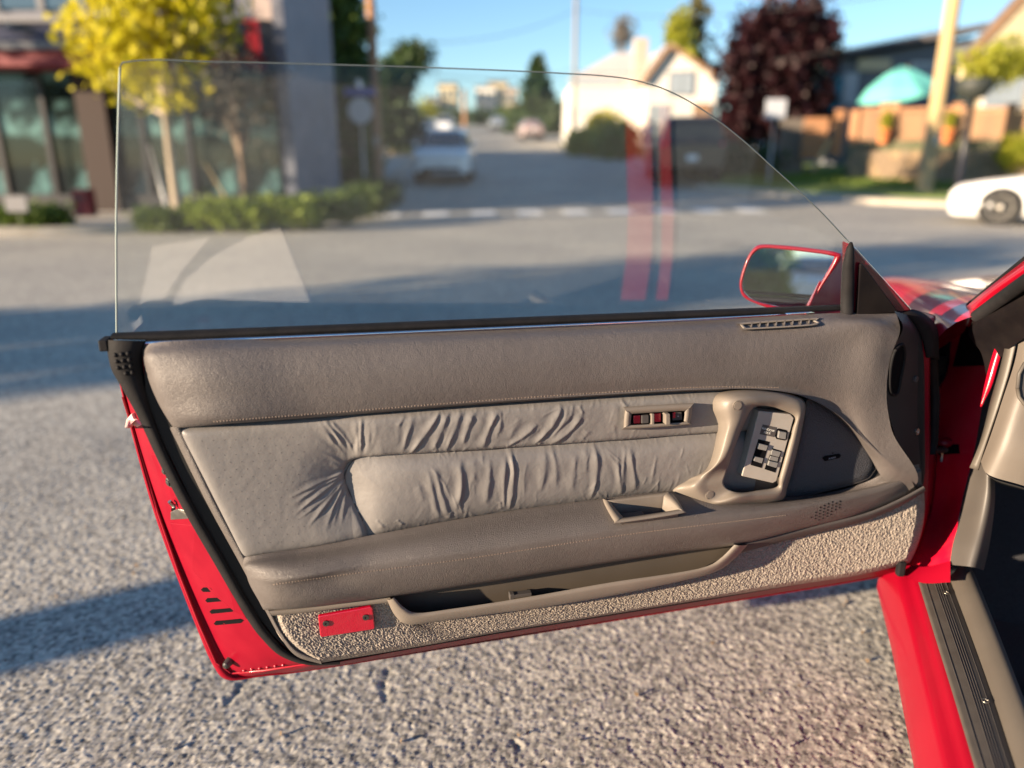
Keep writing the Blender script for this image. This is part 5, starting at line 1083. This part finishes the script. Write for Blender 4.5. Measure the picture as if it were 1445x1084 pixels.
for i in range(4):
    for j in range(3):
        if (i, j) in ((3, 0),): continue
        c, n = on(ws_t, 163 + j * 9 + i * 2, 501 + i * 9 - j); part_d(MB().ball(c, .0034, 10, 6), 'dimple', M['black'])
part_d(MB().box(D(150, 485, -.012), (.012, .03, .016), rz=R(12)), 'seal_end', M['black'], bevel=.002)
sh_t = bvh_of(door, CO)
part_d(MB().tube([D(x, y, .004) for x, y in [(470,933),(700,892.5),(1000,844.5),(1232,805)]], .0028, 8), 'bottom_seal', M['black'])
part_d(MB().tube([D(x, y, -.02) for x, y in [(1316,505),(1320,560),(1318,620),(1314,640)]], .008, 8), 'front_seal', M['black'])
part_d(MB().grid(np.stack([cr(np.array(DL([(1256,445,.004),(1283,452,.004),(1299,472,.002),(1309,505,.0)])), 24), cr(np.array(DL([(1257,441,.010),(1288,446,.008),(1308,464,.006),(1317,505,.0)])), 24), cr(np.array(DL([(1258,436,.0),(1297,439,-.002),(1320,458,-.004),(1326,508,-.006)])), 24)])), 'front_gasket', M['black'], solid=.004)
# shut-face fittings
for q in ([(284,832),(287,829),(297,829),(300,832),(297,835),(287,835)], [(290,847),(293,844),(315,843),(319,845),(316,848),(293,850)], [(296,863),(299,860),(326,858),(331,860),(328,863),(299,866)], [(302,880),(305,876),(339,873),(344,875),(340,879),(305,882)]):
    patch(sh_t, q, M['well'], 'vent_slot', h=.0008)
part_d(MB().tube([on(sh_t, x, y, .0005)[0] for x, y in [(174,560),(196,634),(222,722),(252,806),(281,880),(305,934),(326,950),(372,946),(440,935)]], .0022, 6), 'sealer_bead', M['redjamb'])
patch(sh_t, [(241,737),(277,740),(298,780),(326,832),(350,873),(332,862),(302,838),(272,803),(254,772)], M['reddoor'], 'reinforcement', h=.0025, bevel=.002)
patch(sh_t, [(214,640),(232,640),(262,706),(244,708),(232,690)], M['reddoor'], 'reinforcement', h=.002, bevel=.0018)
patch(sh_t, [(242,718),(246,711),(268,709),(273,714),(275,726),(244,731)], M['well'], 'latch_recess', h=.001)
patch(sh_t, [(243,721),(252,717),(272,719),(274,730),(243,732)], M['steel'], 'latch_plate', h=.004, bevel=.001)
c, n = on(sh_t, 249, 713, .004); part_d(MB().tube([c, c + n * .006 + np.array((0, 0, .012))], .003, 8), 'latch_pin', M['steel'])
for px, py, r_ in ((235, 664, .0075), (241, 680, .0085)):
    disc_ = MB(); c, n = on(sh_t, px, py); disc(disc_, c, n, r_, .004, 6 if r_ < .008 else 16); disc(disc_, c + n * .003, n, r_ * .55, .003, 12); part_d(disc_, 'latch_bolt', M['screw'])
for px, py in ((263, 766), (331, 947)):
    disc_ = MB(); c, n = on(sh_t, px, py); disc(disc_, c, n, .0034, .0006, 12); part_d(disc_, 'drain_hole', M['well'])
disc_ = MB(); c, n = on(sh_t, 325, 932); disc(disc_, c, n, .007, .014, 18, ring=[(.0078, -.002), (.0075, .004), (.006, .012), (.004, .015), (.0001, .0155)]); part_d(disc_, 'bump_stop', M['screw'])
patch(sh_t, [(181,602),(184,590),(190,582),(193,590),(203,598),(198,601),(192,598),(186,603)], M['smear'], 'lever_clip', h=.006, bevel=.0015)
for k in range(6): 
    c, n = on(sh_t, 345 + k * 11, 946 - k * 1.6); part_d(MB().ball(c, (.004, .004, .003), 8, 5), 'spot_weld', M['redjamb'])
# ---- mirror
mc = D(1112, 393, -.13); tc_ = CAMP - mc; tc_ /= np.linalg.norm(tc_); tgt = np.array((-.34, -.94, .0)); tgt /= np.linalg.norm(tgt); mn = tc_ + tgt; mn /= np.linalg.norm(mn)
mo = [(1074,345.5),(1106,346.5),(1145,350.5),(1182,356.5),(1186,366),(1160,405),(1140,440),(1120,443),(1091,437),(1063,427),(1049,418.7),(1044,407),(1045,392),(1053,368),(1062,353)]
mg = [(1078,350.5),(1106,352.3),(1144,356.5),(1172,360.8),(1176,367),(1155,405),(1136,436),(1118,437.5),(1094,432),(1066,424.5),(1052.5,415),(1048,405),(1049.5,391),(1056,371),(1065,356.5)]
def MP(p, l=0.0): return hit(p[0], p[1], mc + mn * l, mn)
ro = crp(np.array([MP(p) for p in mo]), 90, True); rg = crp(np.array([MP(p) for p in mg]), 90, True); cm = ro.mean(0); fw = np.array((.25, .95, -.05))
rows = [rg - mn * .006, rg + mn * .001, ro * .5 + rg * .5 + mn * .005, ro + mn * .001, ro * .99 + cm * .01 + fw * .03, ro * .9 + cm * .1 + fw * .07, ro * .62 + cm * .38 + fw * .10, ro * .05 + cm * .95 + fw * .112]
part_d(MB().grid(np.stack(rows), closed_u=True), 'mirror_shell', M['red'])
part_d(MB().add(rg - mn * .003, [tuple(range(90))], False), 'mirror_glass', M['mirror'])
an_ = np.array((.6, -.8, .05)); an_ /= np.linalg.norm(an_); ap_ = MP((1150, 398), .013)
part_d(MB().prism([hit(x, y, ap_, an_) for x, y in ((1175,355),(1197,358),(1193,447),(1135,446))], fw * .04), 'mirror_arm', M['redjamb'], bevel=.004)
# ================================================================ body beside the door
def part_c(mb, name, m, **k): return mb.build(name, m, car, off=CO, **k)
def qrow(*p): return [Q(*a) for a in p]
def patchq(name, rows, m, nu=30, nv=None, **k): return part_c(MB().grid(np.stack([cr(np.array(qrow(*r)), nu) for r in rows]) if nv is None else loft([qrow(*r) for r in rows], nu, nv)), name, m, **k)
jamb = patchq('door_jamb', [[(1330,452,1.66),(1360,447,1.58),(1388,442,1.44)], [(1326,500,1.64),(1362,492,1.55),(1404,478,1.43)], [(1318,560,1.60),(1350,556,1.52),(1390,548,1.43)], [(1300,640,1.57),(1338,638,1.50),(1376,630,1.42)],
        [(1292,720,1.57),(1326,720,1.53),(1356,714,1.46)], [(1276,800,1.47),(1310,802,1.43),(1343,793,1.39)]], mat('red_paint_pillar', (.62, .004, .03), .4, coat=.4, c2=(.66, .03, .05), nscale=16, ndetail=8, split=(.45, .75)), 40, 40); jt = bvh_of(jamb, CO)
def patch_c(tr_, pts, m, name, h=.002, lift=0.0, **k):
    cs = [on(tr_, *p) for p in pts]; n = sum(c[1] for c in cs); n /= np.linalg.norm(n); return part_c(MB().prism(np.array([c[0] for c in cs]) + n * lift, n * h), name, m, **k)
patch_c(jt, [(1347,517),(1352,497),(1358,474),(1364,460),(1378,468),(1387,484),(1391,500),(1392,516)], M['black'], 'jamb_felt', h=.004, bevel=.001)
# check strap
c, n = on(jt, 1336, 634, .001); patch_c(jt, [(1324,628),(1353,627),(1355,640),(1324,642)], M['well'], 'strap_slot', h=.0006)
part_c(MB().tube([Q(1303, 639, 1.42), Q(1318, 636, 1.46), Q(1334, 635, 1.49)], [.007, .006, .006], 8), 'check_strap', M['screw'])
disc_ = MB(); disc(disc_, c + n * .006, n, .008, .006, 14); part_c(disc_, 'strap_pin', M['steel']); part_c(MB().tube([c + n * .008, c + n * .006 - np.array((0, 0, .028))], .0028, 6), 'strap_rod', M['steel'])
part_c(MB().ball(c + n * .004 + np.array((0, 0, .014)), (.018, .014, .009), 12, 8), 'strap_cover', M['redjamb'])
# hinge seen dark in the gap
for py in (520, 690): part_c(MB().box(Q(1316, py, 1.62), (.05, .05, .07), rz=R(-20)), 'hinge', M['blackgl'], bevel=.006)
patchq('gap_cloth', [[(1296,470,1.66),(1345,460,1.60)], [(1296,640,1.60),(1322,640,1.56)], [(1280,800,1.56),(1300,800,1.52)]], M['seal'], 10)  # black sheet standing in for the shade in the hinge gap
# fender, bonnet
fs = [(-.02,.872),(.1,.868),(.4,.845),(.7,.815),(1.0,.782),(1.4,.735),(1.8,.67),(2.1,.60)]
rows = []
for f_, zc in fs:
    rows.append([CW(.17, f_, zc + .004), CW(.10, f_, zc + .008), CW(.04, f_, zc), CW(.0, f_, zc - .02), CW(-.03, f_, zc - .07), CW(-.045, f_, zc - .17), CW(-.04, f_, zc - .3), CW(-.02, f_, .30)])
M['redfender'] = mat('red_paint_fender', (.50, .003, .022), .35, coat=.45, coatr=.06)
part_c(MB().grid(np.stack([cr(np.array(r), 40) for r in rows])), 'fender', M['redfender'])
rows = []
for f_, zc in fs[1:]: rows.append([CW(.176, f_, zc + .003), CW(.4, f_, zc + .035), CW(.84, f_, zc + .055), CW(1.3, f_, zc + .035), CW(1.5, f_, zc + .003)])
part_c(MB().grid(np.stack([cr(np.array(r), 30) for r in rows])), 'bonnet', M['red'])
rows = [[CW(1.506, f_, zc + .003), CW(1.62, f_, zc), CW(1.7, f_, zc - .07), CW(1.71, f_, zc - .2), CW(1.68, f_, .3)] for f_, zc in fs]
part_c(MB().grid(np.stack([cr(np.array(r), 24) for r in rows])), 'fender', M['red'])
# front wheel under the fender
wv = CW(-.0, 1.0, 0); wh = empty('tmp', (0, 0, 0)); bpy.data.objects.remove(wh)
an = np.arange(32) * 2 * math.pi / 32
part_c(MB().grid([np.array([wv + Rd * y + Fd * q * math.cos(a) + np.array((0, 0, .31 + q * math.sin(a))) for a in an]) for q, y in ((.19, .02), (.29, .0), (.31, .03), (.31, .18), (.29, .21))], closed_u=True), 'tyre', M['tyre'])
part_c(MB().grid([np.array([wv + Rd * y + Fd * q * math.cos(a) + np.array((0, 0, .31 + q * math.sin(a))) for a in an]) for q, y in ((.2, .02), (.18, .04), (.06, .03), (.001, .02))], closed_u=True), 'rim', M['rim'])
# rear edge of the fender and cowl flange
patchq('fender_flange', [[(1310,476,1.62),(1335,462,1.53),(1362,440,1.43),(1371,432,1.385)], [(1314,500,1.62),(1338,484,1.54),(1360,468,1.45),(1368,452,1.39)]], M['redjamb'], 24)
patchq('cowl_panel', [[(1371,431,1.40),(1400,424,1.55),(1470,424,1.8)], [(1345,426,1.62),(1375,418,1.8),(1450,418,2.0)]], M['black'], 12)
# A pillar, windscreen and rubber
def pil(name, a, b, r0, r1, m): return part_c(MB().tube([Q(*a), (Q(*a) + Q(*b)) / 2, Q(*b)], [r0, (r0 + r1) / 2, r1], 14), name, m)
patchq('a_pillar', [[(1366,432,1.36),(1400,405,1.25),(1445,371,1.12),(1560,284,.86)], [(1372,440,1.35),(1404,411,1.24),(1449,378,1.11),(1566,291,.85)], [(1377,447,1.345),(1409,416,1.235),(1452,384,1.105),(1570,297,.845)]], M['red'], 30, solid=.004)
pil('roof_seal', (1379, 446, 1.32), (1584, 300, .84), .011, .0105, M['black'])
patchq('a_pillar_trim', [[(1376,446,1.33),(1410,421,1.23),(1450,392,1.12),(1570,304,.86)], [(1366,470,1.345),(1404,452,1.25),(1450,420,1.14),(1580,330,.87)], [(1384,497,1.34),(1412,478,1.27),(1450,446,1.17),(1590,356,.88)], [(1392,530,1.335),(1416,500,1.28),(1450,474,1.2),(1600,400,.9)]], M['blackgl'], 40, 24)
patchq('jamb_edge', [[(1413,466,1.292),(1402,496,1.298),(1391,535,1.305),(1383,572,1.31)], [(1421,472,1.285),(1408,515,1.292),(1396,552,1.30),(1383,574,1.308)]], M['red'], 24, solid=.004)
pil('windscreen_seal', (1368, 431, 1.40), (1560, 276, .9), .006, .006, M['black'])
part_c(MB().prism([CW(.10, .02, .89), CW(1.56, .02, .89), CW(1.40, -.62, 1.26), CW(.26, -.62, 1.26)], (0, 0, .004)), 'windscreen', M['wglass'])
part_c(MB().prism([CW(.26, -.62, 1.262), CW(1.40, -.62, 1.262), CW(1.38, -1.6, 1.29), CW(.28, -1.6, 1.29)], (0, 0, .03)), 'roof', M['red'], bevel=.01)
# dash end and trims
patchq('dash_trim', [[(1421,474,1.27),(1412,515,1.275),(1399,560,1.285),(1379,634,1.30),(1368,660,1.31)], [(1434,476,1.25),(1424,520,1.255),(1410,565,1.262),(1386,640,1.29),(1380,664,1.30)]], M['trimtan'], 30, solid=.004)
patchq('dash_end', [[(1440,470,1.24),(1432,510,1.245),(1416,560,1.25),(1396,620,1.262),(1384,652,1.275)], [(1460,470,1.21),(1452,520,1.215),(1434,570,1.22),(1412,630,1.23),(1392,668,1.25)], [(1500,478,1.22),(1490,530,1.21),(1470,580,1.21),(1446,640,1.215),(1436,683,1.23)], [(1600,490,1.3),(1590,540,1.28),(1560,590,1.26),(1530,650,1.26),(1520,700,1.27)]], mat('dash_plastic', (.115, .098, .083), .5, c2=(.13, .112, .094), nscale=10, bump=[('noise', 900, .3, .0005)]), 40, 24)
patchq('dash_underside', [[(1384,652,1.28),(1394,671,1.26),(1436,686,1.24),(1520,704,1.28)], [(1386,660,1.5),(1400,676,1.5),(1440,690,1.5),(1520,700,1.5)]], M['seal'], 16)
vq = [(1436,548),(1438,528),(1446,513),(1470,505),(1470,575),(1446,571),(1438,560)]
part_c(MB().tube([Q(x, y, 1.205) for x, y in vq] + [Q(1436, 548, 1.205)], .003, 6), 'air_vent_rim', M['trimtan']); part_c(MB().prism([Q(x, y, 1.207) for x, y in vq], (0, .004, 0)), 'air_vent', M['plasticdk'])
patchq('kick_panel', [[(1378,640,1.40),(1368,680,1.40),(1356,730,1.40),(1344,770,1.38),(1340,797,1.37)], [(1396,672,1.35),(1396,700,1.35),(1388,740,1.345),(1378,775,1.335),(1370,800,1.33)], [(1404,676,1.36),(1404,705,1.36),(1400,745,1.36),(1394,780,1.36),(1388,805,1.36)]], mat('kick_plastic', (.060, .054, .050), .5, c2=(.07, .063, .057), nscale=10), 30, 16)
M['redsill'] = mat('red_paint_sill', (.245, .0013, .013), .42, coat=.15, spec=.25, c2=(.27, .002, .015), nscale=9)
# sill, scuff plate, trim: true heights, running back past the camera
def zl(pts, z, ext=.7):
    P_ = [atz(x, y, z) for x, y in pts]; d = -Fd; P_.append(P_[-1] + d * ext); return np.array(P_)
s0 = [(1240,812),(1262,900),(1282,1000),(1299,1084)]; s1 = [(1269,802),(1287,872),(1311,965),(1341,1084)]; s2 = [(1297,822),(1320,897),(1349,990),(1377,1084)]; s3 = [(1340,820),(1367,892),(1400,985),(1432,1084)]; s4 = [(1366,800),(1404,894),(1445,1002),(1476,1084)]
L0, L1, L2, L3, L4 = zl(s0, .285), zl(s1, .352), zl(s2, .372), zl(s3, .376), zl(s4, .392)
dn = np.array((0, 0, 1.0))
rows = [L0 - dn * .16 + Rd * .06, L0 - dn * .03, L0, L0 * .35 + L1 * .65 + dn * .006, L1, L1 * .7 + L2 * .3 - dn * .006, L1 * .4 + L2 * .6, L2, L2 + Rd * .06 - dn * .01]
part_c(MB().grid(np.stack([cr(r, 60) for r in rows])), 'sill', M['redsill'])
rows = [L2 - dn * .004 - Rd * .001, L2 + dn * .003 - Rd * .001] + [L2 * (1 - t) + L3 * t + dn * .004 for t in (.05, .5, .95)] + [L3 + dn * .002]
sc_ = part_c(MB().grid(np.stack([cr(r, 60) for r in rows])), 'scuff_plate', M['scuff'])
for t in (.18, .46, .53, .60, .67, .82):
    a = L2 * (1 - t) + L3 * t + dn * .0045; part_c(MB().tube(list(cr(a, 30)), .0006, 5), 'scuff_groove', M['plasticdk'])
for px, py in ((1335, 838), (1390, 991)):
    c = atz(px, py, .381); disc_ = MB(); disc(disc_, c, dn, .0055, .002, 18, ring=[(.007, -.001), (.007, .002), (.0052, .002), (.005, 0), (.0001, .0005)]); part_c(disc_, 'scuff_screw', M['screw'])
    part_c(MB().tube([c + np.array((math.cos(a) * .0046, math.sin(a) * .0046, .0024)) for a in np.linspace(.6, 6.6, 20)], .0008, 5), 'screw_emblem', M['steel'])
rows = [L3 + dn * .0, L3 + dn * .012, L3 * .4 + L4 * .6 + dn * .018, L4 + dn * .012, L4 + Rd * .02 - dn * .05, L4 + Rd * .03 - dn * .18]
part_c(MB().grid(np.stack([cr(r, 60) for r in rows])), 'sill_trim', M['trimtan'])
rows = [[(1276,797,1.452),(1300,800,1.42),(1341,792,1.368)], [(1270,806,1.435),(1298,812,1.40),(1341,806,1.35)], [(1272,812,1.42),(1298,822,1.385),(1341,822,1.33)]]
patchq('sill_corner', rows, M['redsill'], 20)
part_c(MB().box(Q(1271, 802, 1.41), (.014, .014, .03)), 'seal_stub', M['black'], bevel=.003)
# floor and foot well
part_c(MB().prism([CW(.14, .55, .18), CW(1.5, .55, .18), CW(1.5, -1.5, .18), CW(.14, -1.5, .18)], (0, 0, .02)), 'floor', M['floorcar'])
part_c(MB().grid(np.stack([np.array([CW(.16, .12, .2), CW(.9, .12, .2), CW(1.5, .12, .2)]), np.array([CW(.16, .50, .38), CW(.9, .50, .38), CW(1.5, .50, .38)]), np.array([CW(.16, .52, .85), CW(.9, .52, .85), CW(1.5, .52, .85)])])), 'bulkhead', M['floorcar'])
part_c(MB().prism([CW(.20, -.1, .204), CW(.72, -.1, .204), CW(.72, -.85, .204), CW(.20, -.85, .204)], (0, 0, .012)), 'floor_mat', M['floorcar'], bevel=.004)
part_c(MB().prism([CW(1.66, .1, .3), CW(1.66, -1.6, .3), CW(1.66, -1.6, .86), CW(1.66, .1, .86)], Rd * .05), 'passenger_door', M['plasticdk'])
# rear jamb of the opening (reflected in the glass) and quarter panel
RN = -Rd * .995 - Fd * .1
def REF(px, py, P0, N0):
    h_ = GL(px, py); d = ray(px, py); d = d / np.linalg.norm(d); r_ = d - 2 * (d @ GN) * GN; return h_ + r_ * (((P0 - h_) @ N0) / (r_ @ N0))
JP = CW(.30, -1.27, .6)
def jambstrip(name, L_, R_, m='red'):
    return part_c(MB().prism([REF(*p, JP, RN) for p in L_ + R_[::-1]], RN * -.02), name, M[m])
jambstrip('rear_jamb', [(882,140),(884,210),(887,300),(885,360),(876,424)], [(918,140),(920,210),(922,300),(920,360),(911,424)])
jambstrip('jamb_flange', [(930,140),(931,210),(934,300),(934,360),(926,424)], [(946,140),(947,210),(951,300),(950,360),(943,424)])

wb = empty('folding_board', (-.5, -.05, 0), 'pale white board standing beside the photographer, seen as an angular reflection in the window', 'board')  # made-up board, cut to the outline its reflection should have
WN = np.array((-.85, .5, .12)); WN /= np.linalg.norm(WN); WP = np.array((-.42, .02, .5))
for pl_ in ([(395,322),(441,436),(238,436),(262,395),(300,362),(350,335)], [(215,348),(296,336),(258,380),(226,430),(206,470),(184,470),(199,420)]):
    MB().prism([REF(*p, WP, WN) for p in pl_], WN * -.008).build('leaf', M['whiteboard'] if 'whiteboard' in M else M.setdefault('whiteboard', mat('white_board', (.58, .58, .60), .7)), wb, off=wb.location)
